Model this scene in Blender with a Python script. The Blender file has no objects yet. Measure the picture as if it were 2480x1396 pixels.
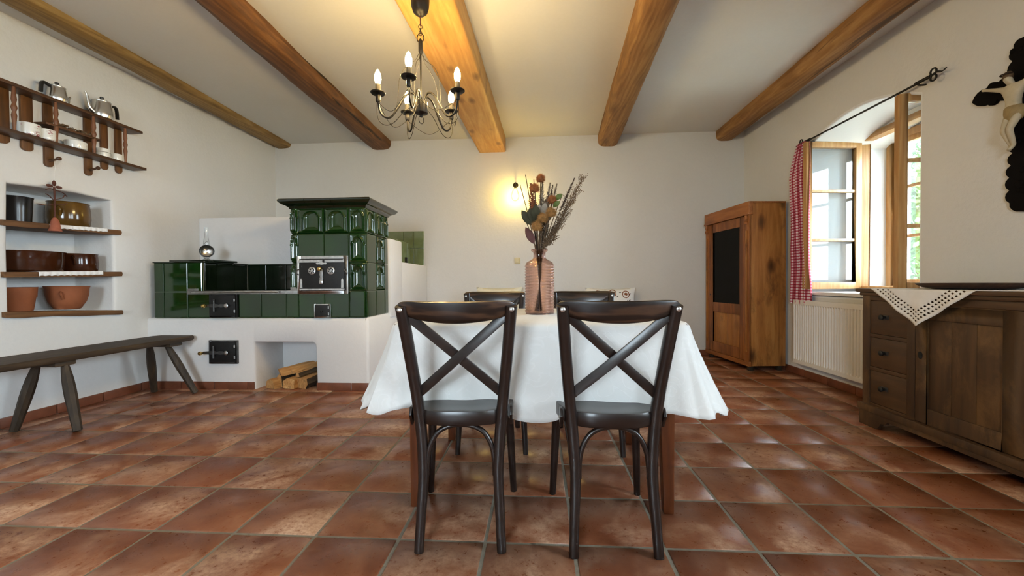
import bpy, bmesh, math, random
from math import pi, sin, cos, sqrt, radians as rad
from mathutils import Vector, Matrix, noise
random.seed(7)
S = bpy.context.scene
COL = S.collection

# ------------------------------------------------------------------ camera, world, exposure
cam_d = bpy.data.cameras.new('camera')
cam_d.sensor_width = 36.0
cam_d.lens = 970.15 / 2480 * 36.0
cam_d.clip_start = 0.05
cam = bpy.data.objects.new('camera', cam_d)
COL.objects.link(cam)
Rw, Dn, Fw = (Vector((0.997959, 0.063519, -0.006573)), Vector((-0.005625, -0.015098, -0.999870)), Vector((-0.063610, 0.997866, -0.014710)))
cam.matrix_world = Matrix(((Rw.x, -Dn.x, -Fw.x, 1.7956), (Rw.y, -Dn.y, -Fw.y, -1.4344), (Rw.z, -Dn.z, -Fw.z, 0.9449), (0, 0, 0, 1)))
S.camera = cam

W = bpy.data.worlds.new('sky'); S.world = W; W.use_nodes = True
bg = W.node_tree.nodes['Background']
bg.inputs[0].default_value = (0.76, 0.88, 1.0, 1)      # bright overcast sky
bg.inputs[1].default_value = 9.0
S.view_settings.view_transform = 'Standard'
S.view_settings.look = 'None'
S.view_settings.gamma = 1.0
S.view_settings.use_curve_mapping = False
S.view_settings.exposure = 2.1
S.cycles.adaptive_threshold = 0.04
S.cycles.use_light_tree = False
S.cycles.max_bounces = 6
S.cycles.diffuse_bounces = 3
S.cycles.glossy_bounces = 2
S.cycles.transmission_bounces = 6
S.cycles.transparent_max_bounces = 8
S.cycles.sample_clamp_indirect = 8.0
S.cycles.caustics_refractive = False
S.cycles.caustics_reflective = False

def portal(loc, direction, sx, sy):
    l = bpy.data.lights.new('window_portal', 'AREA'); l.shape = 'RECTANGLE'; l.size = sx; l.size_y = sy
    l.cycles.is_portal = True
    o = bpy.data.objects.new('window_portal', l); COL.objects.link(o)
    o.location = loc
    o.rotation_euler = Vector(direction).to_track_quat('-Z', 'Z').to_euler()
XL, XR, YB, YFR = -1.74, 4.40, 3.80, -4.6              # room: left, right, back, front (behind the camera)
portal((5.33, 2.05, 1.57), (-1, 0, 0), 1.3, 1.6)
portal((5.33, -1.25, 1.57), (-1, 0, 0), 1.3, 1.6)
portal((5.33, -3.20, 1.57), (-1, 0, 0), 1.4, 1.6)
portal((0.6, YFR - 0.5, 1.57), (0, 1, 0), 1.5, 1.6)

# ------------------------------------------------------------------ materials
MATS = {}
class NT:
    """tiny node helper"""
    def __init__(s, name):
        s.m = bpy.data.materials.new(name); s.m.use_nodes = True
        s.t = s.m.node_tree; s.n = s.t.nodes; s.l = s.t.links
        s.b = s.n['Principled BSDF']; s.out = s.n['Material Output']
    def add(s, typ, **kw):
        nd = s.n.new(typ)
        for k, v in kw.items():
            if k.startswith('i_'): nd.inputs[k[2:].replace('_', ' ')].default_value = v
            elif k.startswith('x'): nd.inputs[int(k[1:])].default_value = v
            else: setattr(nd, k, v)
        return nd
    def link(s, a, b): s.l.new(a, b)
    def coords(s, scale=(1, 1, 1), rnd=True):
        tc = s.add('ShaderNodeTexCoord'); mp = s.add('ShaderNodeMapping'); mp.inputs['Scale'].default_value = scale
        if rnd:
            oi = s.add('ShaderNodeObjectInfo')
            mu = s.add('ShaderNodeVectorMath', operation='SCALE'); mu.inputs[0].default_value = (17.3, 9.1, 23.7)
            s.link(oi.outputs['Random'], mu.inputs['Scale'])
            ad = s.add('ShaderNodeVectorMath', operation='ADD')
            s.link(tc.outputs['Object'], ad.inputs[0]); s.link(mu.outputs[0], ad.inputs[1]); s.link(ad.outputs[0], mp.inputs[0])
        else: s.link(tc.outputs['Object'], mp.inputs[0])
        return mp.outputs[0]
    def noise(s, vec, scale, detail=6, rough=0.6, dist=0.0):
        nd = s.add('ShaderNodeTexNoise'); nd.inputs['Scale'].default_value = scale; nd.inputs['Detail'].default_value = detail
        nd.inputs['Roughness'].default_value = rough; nd.inputs['Distortion'].default_value = dist
        s.link(vec, nd.inputs['Vector']); return nd.outputs['Fac']
    def ramp(s, fac, stops):
        r = s.add('ShaderNodeValToRGB'); e = r.color_ramp.elements
        while len(e) > 1: e.remove(e[-1])
        for i, (p, c) in enumerate(stops):
            el = e[0] if i == 0 else e.new(p)
            el.position = p; el.color = (c[0], c[1], c[2], 1) if not isinstance(c, (int, float)) else (c, c, c, 1)
        s.link(fac, r.inputs[0]); return r.outputs[0]
    def mix(s, fac, a, b, blend='MIX'):
        m = s.add('ShaderNodeMix', data_type='RGBA', blend_type=blend)
        for sock, v in ((m.inputs[0], fac), (m.inputs[6], a), (m.inputs[7], b)):
            if isinstance(v, (int, float)): sock.default_value = v
            elif isinstance(v, tuple): sock.default_value = (v[0], v[1], v[2], 1)
            else: s.link(v, sock)
        return m.outputs[2]
    def math(s, op, a, b=None):
        m = s.add('ShaderNodeMath', operation=op)
        for sock, v in ((m.inputs[0], a), (m.inputs[1], b)):
            if v is None: continue
            if isinstance(v, (int, float)): sock.default_value = v
            else: s.link(v, sock)
        return m.outputs[0]
    def bump(s, h, strength=0.3, dist=0.01):
        b = s.add('ShaderNodeBump'); b.inputs['Strength'].default_value = strength; b.inputs['Distance'].default_value = dist
        s.link(h, b.inputs['Height']); s.link(b.outputs[0], s.b.inputs['Normal'])
    def base(s, c):
        if isinstance(c, tuple): s.b.inputs['Base Color'].default_value = (c[0], c[1], c[2], 1)
        else: s.link(c, s.b.inputs['Base Color'])
    def set(s, **kw):
        for k, v in kw.items(): s.b.inputs[k.replace('_', ' ')].default_value = v
        return s

def srgb(r, g, b):
    f = lambda c: ((c / 255 + 0.055) / 1.055) ** 2.4 if c > 10 else c / 255 / 12.92
    return (f(r), f(g), f(b))

def plain(name, col, rough=0.5, metal=0.0, var=0.12, nscale=20, bump=0.0, **kw):
    t = NT(name); v = t.coords()
    n = t.noise(v, nscale, 5)
    d = tuple(c * (1 - var) for c in col); l = tuple(min(1, c * (1 + var)) for c in col)
    t.base(t.ramp(n, [(0.3, d), (0.7, l)])); t.set(Roughness=rough, Metallic=metal, **kw)
    if bump: t.bump(n, bump)
    MATS[name] = t.m; return t.m

def plaster(name, col, bump=0.35):
    t = NT(name); v = t.coords(rnd=False)
    n = t.noise(v, 2.2, 5); n2 = t.noise(v, 38, 6, 0.65)
    t.base(t.mix(0.5, t.ramp(n, [(0.3, tuple(c * 0.95 for c in col)), (0.7, col)]), t.ramp(n2, [(0.3, tuple(c * 0.95 for c in col)), (0.7, col)])))
    t.set(Roughness=0.92); t.b.inputs['Specular IOR Level'].default_value = 0.2
    t.bump(t.math('ADD', n2, t.math('MULTIPLY', n, 3.0)), bump, 0.006); MATS[name] = t.m

def wood(name, dark, mid, light, axis='y', scale=1.0, rough=0.5, knots=0.0, bump=0.25, wear=None, cracks=0.0, rings=0.28, coat=0.0, kv=None):
    t = NT(name)
    st = 0.11
    sc = {'x': (st, 1, 1), 'y': (1, st, 1), 'z': (1, 1, st)}[axis]
    v = t.coords(tuple(c * scale for c in sc))
    n1 = t.noise(v, 9, 8, 0.65, 0.6); n2 = t.noise(v, 42, 6, 0.7, 0.3)
    wv = t.add('ShaderNodeTexWave', wave_type='BANDS', bands_direction={'x': 'Z', 'y': 'X', 'z': 'X'}[axis])
    wv.inputs['Scale'].default_value = 7; wv.inputs['Distortion'].default_value = 14; wv.inputs['Detail'].default_value = 3; wv.inputs['Detail Scale'].default_value = 1.3
    t.link(v, wv.inputs['Vector'])
    f = t.mix(rings * 0.6, n1, wv.outputs['Color']); f = t.mix(0.3, f, n2)
    c = t.ramp(f, [(0.25, dark), (0.5, mid), (0.72, light)])
    if knots:
        v2 = t.coords(kv or tuple(s_ * scale for s_ in {'x': (0.35, 1, 1), 'y': (1, 0.35, 1), 'z': (1, 1, 0.35)}[axis]))
        vo = t.add('ShaderNodeTexVoronoi'); vo.inputs['Scale'].default_value = 5.0; t.link(v2, vo.inputs['Vector'])
        k = t.ramp(t.math('ADD', vo.outputs['Distance'], t.math('MULTIPLY', t.math('SUBTRACT', n2, 0.5), 0.25)), [(0.03, 1.0), (0.14, 0.65), (0.26, 0.0)] if kv else [(0.04, 1.0), (0.20, 0.6), (0.34, 0.0)])
        c = t.mix(t.math('MULTIPLY', k, knots), c, tuple(x * 0.45 for x in dark))
    if cracks:
        cn = t.noise(t.coords(tuple(s_ * scale for s_ in {'x': (0.03, 1, 1), 'y': (1, 0.03, 1), 'z': (1, 1, 0.03)}[axis])), 16, 3, 0.5)
        ck = t.ramp(cn, [(0.33, 1.0), (0.38, 0.0)])
        c = t.mix(t.math('MULTIPLY', ck, cracks), c, tuple(x * 0.25 for x in dark))
    if wear:
        wn = t.noise(t.coords((1.6, 1.6, 0.7)), 3.0, 8, 0.7, 0.4)
        c = t.mix(t.ramp(wn, [(0.52, 0.0), (0.66, 0.85)]), c, wear)
    t.base(c); t.set(Roughness=rough); t.b.inputs['Coat Weight'].default_value = coat; t.b.inputs['Coat Roughness'].default_value = 0.2
    t.bump(f, bump, 0.004); MATS[name] = t.m

def glass_thin(name, tint=(1, 1, 1), gloss=0.08, rough=0.0):
    t = NT(name); t.n.remove(t.b)
    tr = t.add('ShaderNodeBsdfTransparent'); tr.inputs[0].default_value = (*tint, 1)
    gl = t.add('ShaderNodeBsdfGlossy'); gl.inputs['Roughness'].default_value = rough
    lw = t.add('ShaderNodeLayerWeight'); lw.inputs['Blend'].default_value = 0.25
    f = t.math('ADD', t.math('MULTIPLY', lw.outputs['Fresnel'], 0.6), gloss)
    mx = t.add('ShaderNodeMixShader'); t.link(f, mx.inputs[0]); t.link(tr.outputs[0], mx.inputs[1]); t.link(gl.outputs[0], mx.inputs[2])
    t.link(mx.outputs[0], t.out.inputs[0]); MATS[name] = t.m

def emis(name, col, strength):
    t = NT(name); t.n.remove(t.b)
    e = t.add('ShaderNodeEmission'); e.inputs[0].default_value = (*col, 1); e.inputs[1].default_value = strength
    t.link(e.outputs[0], t.out.inputs[0]); MATS[name] = t.m

plaster('wall_plaster', (0.74, 0.728, 0.70))
plaster('ceiling_plaster', (0.74, 0.735, 0.715), 0.15)
plaster('stove_plaster', (0.79, 0.785, 0.78), 0.3)
plaster('reveal_plaster', (0.84, 0.85, 0.85), 0.15)
plain('grout', srgb(136, 128, 112), 0.9, nscale=60, bump=0.3)
plain('white_grout', srgb(150, 150, 130), 0.85)
# terracotta floor tile
t = NT('terracotta'); v = t.coords()
a = t.noise(v, 5.5, 8, 0.7, 0.3); b = t.noise(v, 38, 6, 0.75); c = t.noise(v, 2.6, 7, 0.62, 0.5)
oi = t.add('ShaderNodeObjectInfo')
col = t.ramp(a, [(0.28, srgb(108, 62, 40)), (0.5, srgb(140, 88, 60)), (0.72, srgb(162, 112, 82))])
col = t.mix(t.math('MULTIPLY', oi.outputs['Random'], 0.35), col, srgb(126, 62, 38))
pale = t.math('MULTIPLY', t.ramp(c, [(0.48, 0.0), (0.66, 0.9)]), t.ramp(b, [(0.36, 0.15), (0.58, 1.0)]))
col = t.mix(pale, col, srgb(206, 168, 138))
t.base(col); t.link(t.ramp(b, [(0.3, 0.24), (0.7, 0.40)]), t.b.inputs['Roughness'])
t.bump(t.math('ADD', b, a), 0.06, 0.003); MATS['terracotta'] = t.m
plain('skirting_tile', srgb(122, 72, 50), 0.35, var=0.25, nscale=9)
# green glazed tile
def glaze(name, dark, light):
    t = NT(name); v = t.coords(); n = t.noise(v, 7, 6, 0.65, 0.4); oi = t.add('ShaderNodeObjectInfo')
    c = t.ramp(n, [(0.3, dark), (0.75, light)])
    c = t.mix(t.math('MULTIPLY', oi.outputs['Random'], 0.35), c, dark)
    t.base(c); t.set(Roughness=0.13); t.b.inputs['Coat Weight'].default_value = 0.5; t.b.inputs['Coat Roughness'].default_value = 0.05
    t.bump(t.noise(v, 3.5, 2), 0.08, 0.01); MATS[name] = t.m
glaze('green_glaze', srgb(9, 36, 9), srgb(28, 66, 20))
glaze('green_glaze_dark', srgb(9, 17, 9), srgb(20, 34, 18))
glaze('pale_green_glaze', srgb(106, 122, 84), srgb(134, 148, 106))
wood('beam_wood', srgb(98, 62, 28), srgb(150, 106, 56), srgb(182, 140, 84), 'y', 1.0, 0.65, 0.45, 0.35, cracks=0.7)
wood('beam_wood_olive', srgb(80, 58, 26), srgb(144, 112, 60), srgb(176, 144, 88), 'y', 1.0, 0.6, 0.3, 0.4, cracks=0.95)
wood('beam_wood_dark', srgb(58, 34, 15), srgb(112, 72, 34), srgb(150, 104, 54), 'y', 1.0, 0.6, 0.35, 0.4, cracks=0.95)
wood('plank_wood', srgb(158, 106, 46), srgb(196, 146, 78), srgb(222, 180, 112), 'y', 0.8, 0.5, 0.85, 0.15, rings=0.15, kv=(1.3, 0.6, 0))
wood('chair_wood', srgb(17, 10, 7), srgb(26, 15, 11), srgb(37, 23, 16), 'x', 1.2, 0.34, 0, 0.05, coat=0.25)
wood('chair_rail_wood', srgb(18, 11, 7), srgb(28, 17, 12), srgb(66, 45, 31), 'x', 1.3, 0.34, 0, 0.05, rings=1.0, coat=0.25)
wood('table_wood', srgb(58, 26, 12), srgb(88, 44, 20), srgb(112, 62, 30), 'z', 1.2, 0.35, 0, 0.08)
wood('rack_wood', srgb(42, 24, 10), srgb(70, 42, 18), srgb(98, 60, 28), 'y', 1.5, 0.45, 0, 0.15)
wood('rack_slat_wood', srgb(60, 34, 12), srgb(96, 58, 22), srgb(120, 76, 34), 'z', 1.5, 0.45, 0, 0.15)
wood('spindle_wood', srgb(92, 54, 30), srgb(120, 74, 44), srgb(142, 92, 58), 'z', 1.5, 0.45, 0, 0.1)
wood('bench_wood', srgb(34, 26, 16), srgb(60, 46, 30), srgb(88, 70, 46), 'y', 1.0, 0.65, 0.2, 0.5, cracks=0.5)
wood('bench_leg_wood', srgb(30, 23, 15), srgb(52, 41, 28), srgb(76, 61, 43), 'z', 1.0, 0.65, 0.1, 0.4)
wood('shelf_board_wood', srgb(66, 42, 20), srgb(108, 72, 38), srgb(140, 98, 56), 'y', 1.0, 0.7, 0.2, 0.5)
wood('cabinet_wood', srgb(108, 62, 24), srgb(168, 110, 52), srgb(198, 146, 80), 'z', 0.8, 0.5, 1.0, 0.2, cracks=0.45, wear=srgb(96, 58, 28), rings=0.12, kv=(0.9, 0, 0.5))
wood('cabinet_front_wood', srgb(84, 44, 16), srgb(142, 84, 38), srgb(168, 106, 54), 'z', 1.0, 0.5, 0.4, 0.2, wear=srgb(100, 60, 28))
wood('cabinet_rail_wood', srgb(92, 48, 18), srgb(150, 90, 40), srgb(176, 112, 56), 'y', 1.0, 0.5, 0.4, 0.2)
wood('sideboard_wood', srgb(44, 28, 13), srgb(70, 47, 25), srgb(88, 62, 35), 'z', 0.8, 0.6, 0.15, 0.25, wear=srgb(112, 82, 48))
wood('sideboard_top_wood', srgb(48, 31, 15), srgb(74, 50, 27), srgb(94, 66, 38), 'y', 0.8, 0.5, 0.15, 0.25)
wood('window_wood', srgb(158, 108, 56), srgb(188, 142, 86), srgb(208, 170, 116), 'z', 1.0, 0.45, 0.3, 0.15)
wood('window_wood_bar', srgb(170, 122, 68), srgb(198, 154, 98), srgb(216, 182, 130), 'y', 1.0, 0.45, 0.2, 0.15)
wood('firewood', srgb(150, 100, 52), srgb(196, 146, 88), srgb(222, 180, 124), 'y', 1.5, 0.85, 0.1, 0.6, cracks=0.4)
wood('bark', srgb(36, 28, 20), srgb(72, 58, 42), srgb(104, 86, 62), 'y', 2.0, 0.95, 0, 1.0)
wood('dish_wood', srgb(34, 20, 14), srgb(58, 36, 26), srgb(84, 56, 40), 'y', 1.5, 0.6, 0.1, 0.3)
plain('steel', (0.55, 0.55, 0.54), 0.34, 1.0, 0.2, 30)
plain('dull_steel', (0.34, 0.34, 0.33), 0.45, 1.0, 0.25, 30)
plain('dark_steel', (0.10, 0.10, 0.10), 0.5, 0.8, 0.3, 30)
plain('black_iron', (0.012, 0.012, 0.012), 0.5, 0.3, 0.3, 30)
plain('brass', (0.62, 0.42, 0.14), 0.25, 1.0, 0.1)
plain('aluminium', (0.68, 0.68, 0.66), 0.25, 1.0, 0.08, 12)
plain('bakelite', (0.012, 0.012, 0.012), 0.3)
plain('chandelier_metal', srgb(38, 34, 29), 0.42, 0.6, 0.15)
plain('candle_sleeve', srgb(62, 56, 46), 0.6, 0.2, 0.1)
plain('radiator_white', (0.78, 0.76, 0.72), 0.4, var=0.02)
plain('white_paint', (0.80, 0.79, 0.77), 0.45, var=0.04)
plain('linen_print', (0.80, 0.79, 0.76), 0.9, var=0.03)
plain('cream_linen', (0.76, 0.73, 0.60), 0.9, var=0.03)
plain('dark_soot', (0.006, 0.007, 0.006), 0.9)
plain('terracotta_pot', srgb(138, 78, 44), 0.75, var=0.18, nscale=7, bump=0.15)
plain('black_pot', (0.012, 0.011, 0.011), 0.25)
plain('olive_glaze', srgb(88, 62, 22), 0.14, var=0.35, nscale=6)
plain('brown_glaze', srgb(58, 28, 12), 0.12, var=0.3, nscale=6)
plain('rust', srgb(88, 50, 38), 0.8, 0.3, 0.3)
plain('bell_clay', srgb(150, 84, 60), 0.8, var=0.2)
plain('plastic_cream', srgb(206, 192, 150), 0.4, var=0.02)
plain('crucifix_black', (0.005, 0.004, 0.004), 0.85, Specular_IOR_Level=0.1)
plain('corpus_paint', srgb(190, 178, 152), 0.6, var=0.12, nscale=25)
plain('corpus_cloth', srgb(150, 128, 86), 0.6, var=0.2, nscale=40)
plain('lace', (0.80, 0.79, 0.77), 0.9, var=0.04)
plain('foliage', srgb(48, 84, 36), 0.7, var=0.4, nscale=1.5)
plain('foliage_light', srgb(66, 104, 48), 0.7, var=0.35, nscale=1.5)
plain('grey_gravel', srgb(150, 150, 136), 0.9, var=0.3, nscale=3)  # outdoor gravel, kept grey so no green light bounces onto the ceiling
plain('tree_bark', srgb(80, 66, 50), 0.9)
plain('stem_brown', srgb(86, 66, 44), 0.8)
plain('stem_dark', srgb(50, 36, 30), 0.8)
plain('pompom_orange', srgb(158, 98, 52), 0.9, var=0.35, nscale=60)
plain('pompom_gold', srgb(160, 118, 66), 0.9, var=0.35, nscale=60)
plain('leaf_green', srgb(58, 56, 38), 0.95, var=0.2)
plain('leaf_bright', srgb(88, 104, 40), 0.6, var=0.2)
plain('leaf_plum', srgb(90, 58, 54), 0.95, var=0.15)
plain('spray_grey', srgb(150, 138, 122), 0.9, var=0.25, nscale=50)
plain('spray_brown', srgb(110, 88, 64), 0.9, var=0.25, nscale=50)
plain('spike_dark', srgb(66, 42, 36), 0.9, var=0.25, nscale=50)
plain('spike_rust', srgb(138, 84, 54), 0.9, var=0.25, nscale=50)
emis('bulb_glow', (1.0, 0.72, 0.32), 130.0)
emis('globe_glow', (1.0, 0.70, 0.16), 48.0)
glass_thin('window_glass', (0.97, 0.99, 0.99), 0.0)
glass_thin('lamp_glass', (0.95, 0.96, 0.96), 0.05)
glass_thin('globe_glass', (1.0, 0.97, 0.9), 0.03)
glass_thin('cabinet_glass', (0.12, 0.12, 0.11), 0.0)
t = NT('pink_glass'); t.base((0.98, 0.86, 0.82)); t.set(Roughness=0.03, IOR=1.4); t.b.inputs['Transmission Weight'].default_value = 1.0
tr = t.add('ShaderNodeBsdfTransparent'); tr.inputs[0].default_value = (0.95, 0.80, 0.76, 1)
mx = t.add('ShaderNodeMixShader'); mx.inputs[0].default_value = 0.4
t.link(t.b.outputs[0], mx.inputs[1]); t.link(tr.outputs[0], mx.inputs[2]); t.link(mx.outputs[0], t.out.inputs[0]); MATS['pink_glass'] = t.m
# tablecloth: off-white damask
t = NT('damask'); v = t.coords(rnd=False)
n = t.noise(v, 9, 2, 0.4, 2.2)
f = t.ramp(n, [(0.46, 0.0), (0.5, 1.0), (0.54, 0.0)])
fine = t.noise(t.coords((1, 1, 6), False), 160, 2)
t.base(t.mix(f, (0.755, 0.755, 0.73), (0.785, 0.785, 0.765))); t.set(Roughness=0.85)
t.b.inputs['Sheen Weight'].default_value = 0.2
t.bump(t.math('ADD', fine, f), 0.1, 0.002); MATS['damask'] = t.m
# gingham curtain: UV based
t = NT('gingham'); uv = t.add('ShaderNodeUVMap'); sx = t.add('ShaderNodeSeparateXYZ'); t.link(uv.outputs[0], sx.inputs[0])
def stripe(o): return t.math('GREATER_THAN', t.math('FRACT', o), 0.5)
h = t.math('MULTIPLY', t.math('ADD', stripe(sx.outputs[0]), stripe(sx.outputs[1])), 0.5)
t.base(t.ramp(h, [(0.0, (0.82, 0.70, 0.70)), (0.5, (0.52, 0.10, 0.13)), (1.0, (0.27, 0.018, 0.035))])); t.set(Roughness=0.9); MATS['gingham'] = t.m
# floral china
def china(name, spot):
    t = NT(name); v = t.coords((1, 1, 1))
    vo = t.add('ShaderNodeTexVoronoi'); vo.inputs['Scale'].default_value = 16; t.link(v, vo.inputs['Vector'])
    n = t.noise(v, 70, 3, 0.7)
    m = t.math('MULTIPLY', t.ramp(vo.outputs['Distance'], [(0.22, 1.0), (0.42, 0.0)]), t.ramp(n, [(0.45, 0.0), (0.56, 1.0)]))
    m = t.math('MULTIPLY', m, t.ramp(t.noise(v, 9, 1), [(0.48, 0.0), (0.54, 1.0)]))
    t.base(t.mix(m, (0.80, 0.80, 0.76), spot)); t.set(Roughness=0.12); MATS[name] = t.m
china('floral_china', srgb(150, 70, 80)); china('floral_cloth', srgb(150, 60, 40))
plain('plain_china', (0.78, 0.77, 0.71), 0.14, var=0.02)
plain('china_band', srgb(120, 120, 100), 0.2)

# ------------------------------------------------------------------ mesh helpers
class MB:
    def __init__(s): s.v = []; s.f = []; s.mi = []; s.cur = 0; s.uv = {}
    def add(s, verts, faces):
        o = len(s.v); s.v += [Vector(p) for p in verts]
        for f in faces: s.f.append([i + o for i in f]); s.mi.append(s.cur)
        return o
    def box(s, a, b, m=None):
        (x0, y0, z0), (x1, y1, z1) = a, b
        p = [Vector((x, y, z)) for z in (z0, z1) for y in (y0, y1) for x in (x0, x1)]
        if m is not None: p = [m @ q for q in p]
        s.add(p, [(0, 2, 3, 1), (4, 5, 7, 6), (0, 1, 5, 4), (2, 6, 7, 3), (0, 4, 6, 2), (1, 3, 7, 5)]); return s
    def cbox(s, c, d, m=None):
        return s.box(tuple(c[i] - d[i] / 2 for i in range(3)), tuple(c[i] + d[i] / 2 for i in range(3)), m)
    def tube(s, pts, r, n=8, caps=True, sq=None, closed=False):
        pts = [Vector(p) for p in pts]; k = len(pts)
        if not isinstance(r, (list, tuple)): r = [r] * k
        up = None; rings = []
        for i in range(k):
            if closed: d = pts[(i + 1) % k] - pts[i - 1]
            else: d = pts[min(i + 1, k - 1)] - pts[max(i - 1, 0)]
            d.normalize()
            if up is None:
                up = Vector((0, 0, 1)) if abs(d.z) < 0.9 else Vector((0, 1, 0))
                up = (up - d * up.dot(d)).normalized()
            else:
                up = up - d * up.dot(d)
                up = up.normalized() if up.length > 1e-6 else Vector((1, 0, 0))
            w = d.cross(up)
            ra, rb = (r[i] if isinstance(r[i], (tuple, list)) else (r[i], r[i]))
            ring = []
            for j in range(n):
                a = 2 * pi * j / n
                ca, sa = cos(a), sin(a)
                if sq: ca = math.copysign(abs(ca) ** sq, ca); sa = math.copysign(abs(sa) ** sq, sa)
                ring.append(pts[i] + w * (ra * ca) + up * (rb * sa))
            rings.append(ring)
        vs = [p for rg in rings for p in rg]; fs = []
        for i in range(k if closed else k - 1):
            i2 = (i + 1) % k
            for j in range(n):
                fs.append((i * n + j, i * n + (j + 1) % n, i2 * n + (j + 1) % n, i2 * n + j))
        if caps and not closed:
            fs.append(tuple(reversed(range(n)))); fs.append(tuple((k - 1) * n + j for j in range(n)))
        s.add(vs, fs); return s
    def lathe(s, prof, n=24, c=(0, 0, 0), m=None, close=False):
        c = Vector(c); vs = []; fs = []
        k = len(prof)
        for (r, z) in prof:
            for j in range(n):
                a = 2 * pi * j / n; p = Vector((r * cos(a), r * sin(a), z))
                if m is not None: p = m @ p
                vs.append(p + c)
        for i in range(k - 1):
            for j in range(n): fs.append((i * n + j, i * n + (j + 1) % n, (i + 1) * n + (j + 1) % n, (i + 1) * n + j))
        if not close:
            if prof[0][0] > 1e-6: fs.append(tuple(reversed(range(n))))
            if prof[-1][0] > 1e-6: fs.append(tuple((k - 1) * n + j for j in range(n)))
        s.add(vs, fs); return s
    def prism(s, poly, h0, h1, fn):
        """poly 2D, extruded between h0 and h1, fn(u, v, h) -> 3D"""
        n = len(poly)
        s.add([fn(u, v, h0) for u, v in poly] + [fn(u, v, h1) for u, v in poly],
              [tuple(reversed(range(n))), tuple(range(n, 2 * n))] + [(i, (i + 1) % n, n + (i + 1) % n, n + i) for i in range(n)]); return s
    def grid(s, nu, nv, fn):
        s.add([fn(i / nu, j / nv) for j in range(nv + 1) for i in range(nu + 1)],
              [(j * (nu + 1) + i, j * (nu + 1) + i + 1, (j + 1) * (nu + 1) + i + 1, (j + 1) * (nu + 1) + i) for j in range(nv) for i in range(nu)]); return s
    def ball(s, c, r, n=12, sc=(1, 1, 1)):
        k = max(4, n // 2)
        prof = [(r * sin(pi * i / k), -r * cos(pi * i / k)) for i in range(k + 1)]
        prof[0] = (1e-7, -r); prof[-1] = (1e-7, r)
        s.lathe(prof, n, c, Matrix.Diagonal(Vector(sc)).to_4x4() if sc != (1, 1, 1) else None, close=True); return s
    def mesh(s, name, mats, ang=35, bevel=0):
        me = bpy.data.meshes.new(name)
        me.from_pydata(s.v, [], s.f); me.validate()
        for m in (mats if isinstance(mats, (list, tuple)) else [mats]): me.materials.append(MATS[m])
        if len(set(s.mi)) > 1 and len(me.polygons) == len(s.mi): me.polygons.foreach_set('material_index', s.mi)
        bm = bmesh.new(); bm.from_mesh(me)
        bmesh.ops.remove_doubles(bm, verts=bm.verts, dist=1e-5)
        bmesh.ops.recalc_face_normals(bm, faces=bm.faces)
        if bevel:
            es = [e for e in bm.edges if len(e.link_faces) == 2 and e.calc_face_angle(0) > rad(40)]
            bmesh.ops.bevel(bm, geom=es, offset=bevel, segments=2, affect='EDGES', profile=0.6, clamp_overlap=True)
        for f in bm.faces: f.smooth = True
        lim = rad(ang)
        for e in bm.edges: e.smooth = not (len(e.link_faces) == 2 and e.calc_face_angle(0) > lim)
        bm.to_mesh(me); bm.free(); return me
    def build(s, name, mats, parent=None, ang=35, bevel=0, world=False):
        if world and parent is not None:
            inv = frame(parent).inverted(); s.v = [inv @ p for p in s.v]
        return obj(name, s.mesh(name, mats, ang, bevel), parent)

def obj(name, me, parent=None, loc=None, rot=None):
    o = bpy.data.objects.new(name, me); COL.objects.link(o)
    if parent is not None: o.parent = parent
    if loc is not None: o.location = loc
    if rot is not None: o.rotation_euler = rot
    return o
def frame(o):
    m = Matrix.Translation(o.location) @ o.rotation_euler.to_matrix().to_4x4()
    return frame(o.parent) @ m if o.parent else m
def tag(o, label, cat, group=None, kind=None):
    o['label'] = label; o['category'] = cat
    if group: o['group'] = group
    if kind: o['kind'] = kind
    return o
def thing(name, label, cat, loc=(0, 0, 0), rz=0.0, group=None, kind=None):
    o = bpy.data.objects.new(name, None); COL.objects.link(o); o.empty_display_size = 0.1
    o.location = loc; o.rotation_euler = (0, 0, rz)
    return tag(o, label, cat, group, kind)
def copy_tree(o, parent=None):
    c = o.copy(); COL.objects.link(c); c.parent = parent
    for ch in list(o.children): copy_tree(ch, c)
    return c
def arc(c, r, a0, a1, n):
    return [(c[0] + r * cos(a0 + (a1 - a0) * i / n), c[1] + r * sin(a0 + (a1 - a0) * i / n)) for i in range(n + 1)]
def off_loop(lp, d):
    n = len(lp); out = []
    ar = sum(lp[i][0] * lp[(i + 1) % n][1] - lp[(i + 1) % n][0] * lp[i][1] for i in range(n))
    sg = 1 if ar > 0 else -1
    for i in range(n):
        p0, p1, p2 = Vector(lp[i - 1]), Vector(lp[i]), Vector(lp[(i + 1) % n])
        a = (p1 - p0).normalized(); b = (p2 - p1).normalized()
        na = Vector((a.y, -a.x)); nb = Vector((b.y, -b.x)); nn = (na + nb)
        nn = nn.normalized() / max(0.5, nn.normalized().dot(na))
        q = p1 + nn * d * sg; out.append((q.x, q.y))
    return out
def smooth_path(pts, k=6):
    pts = [Vector(p) for p in pts]; out = []
    for i in range(len(pts) - 1):
        p0 = pts[max(i - 1, 0)]; p1 = pts[i]; p2 = pts[i + 1]; p3 = pts[min(i + 2, len(pts) - 1)]
        for j in range(k):
            t_ = j / k
            out.append(0.5 * ((2 * p1) + (p2 - p0) * t_ + (2 * p0 - 5 * p1 + 4 * p2 - p3) * t_ * t_ + (3 * p1 - p0 - 3 * p2 + p3) * t_ ** 3))
    out.append(pts[-1]); return out
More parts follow.
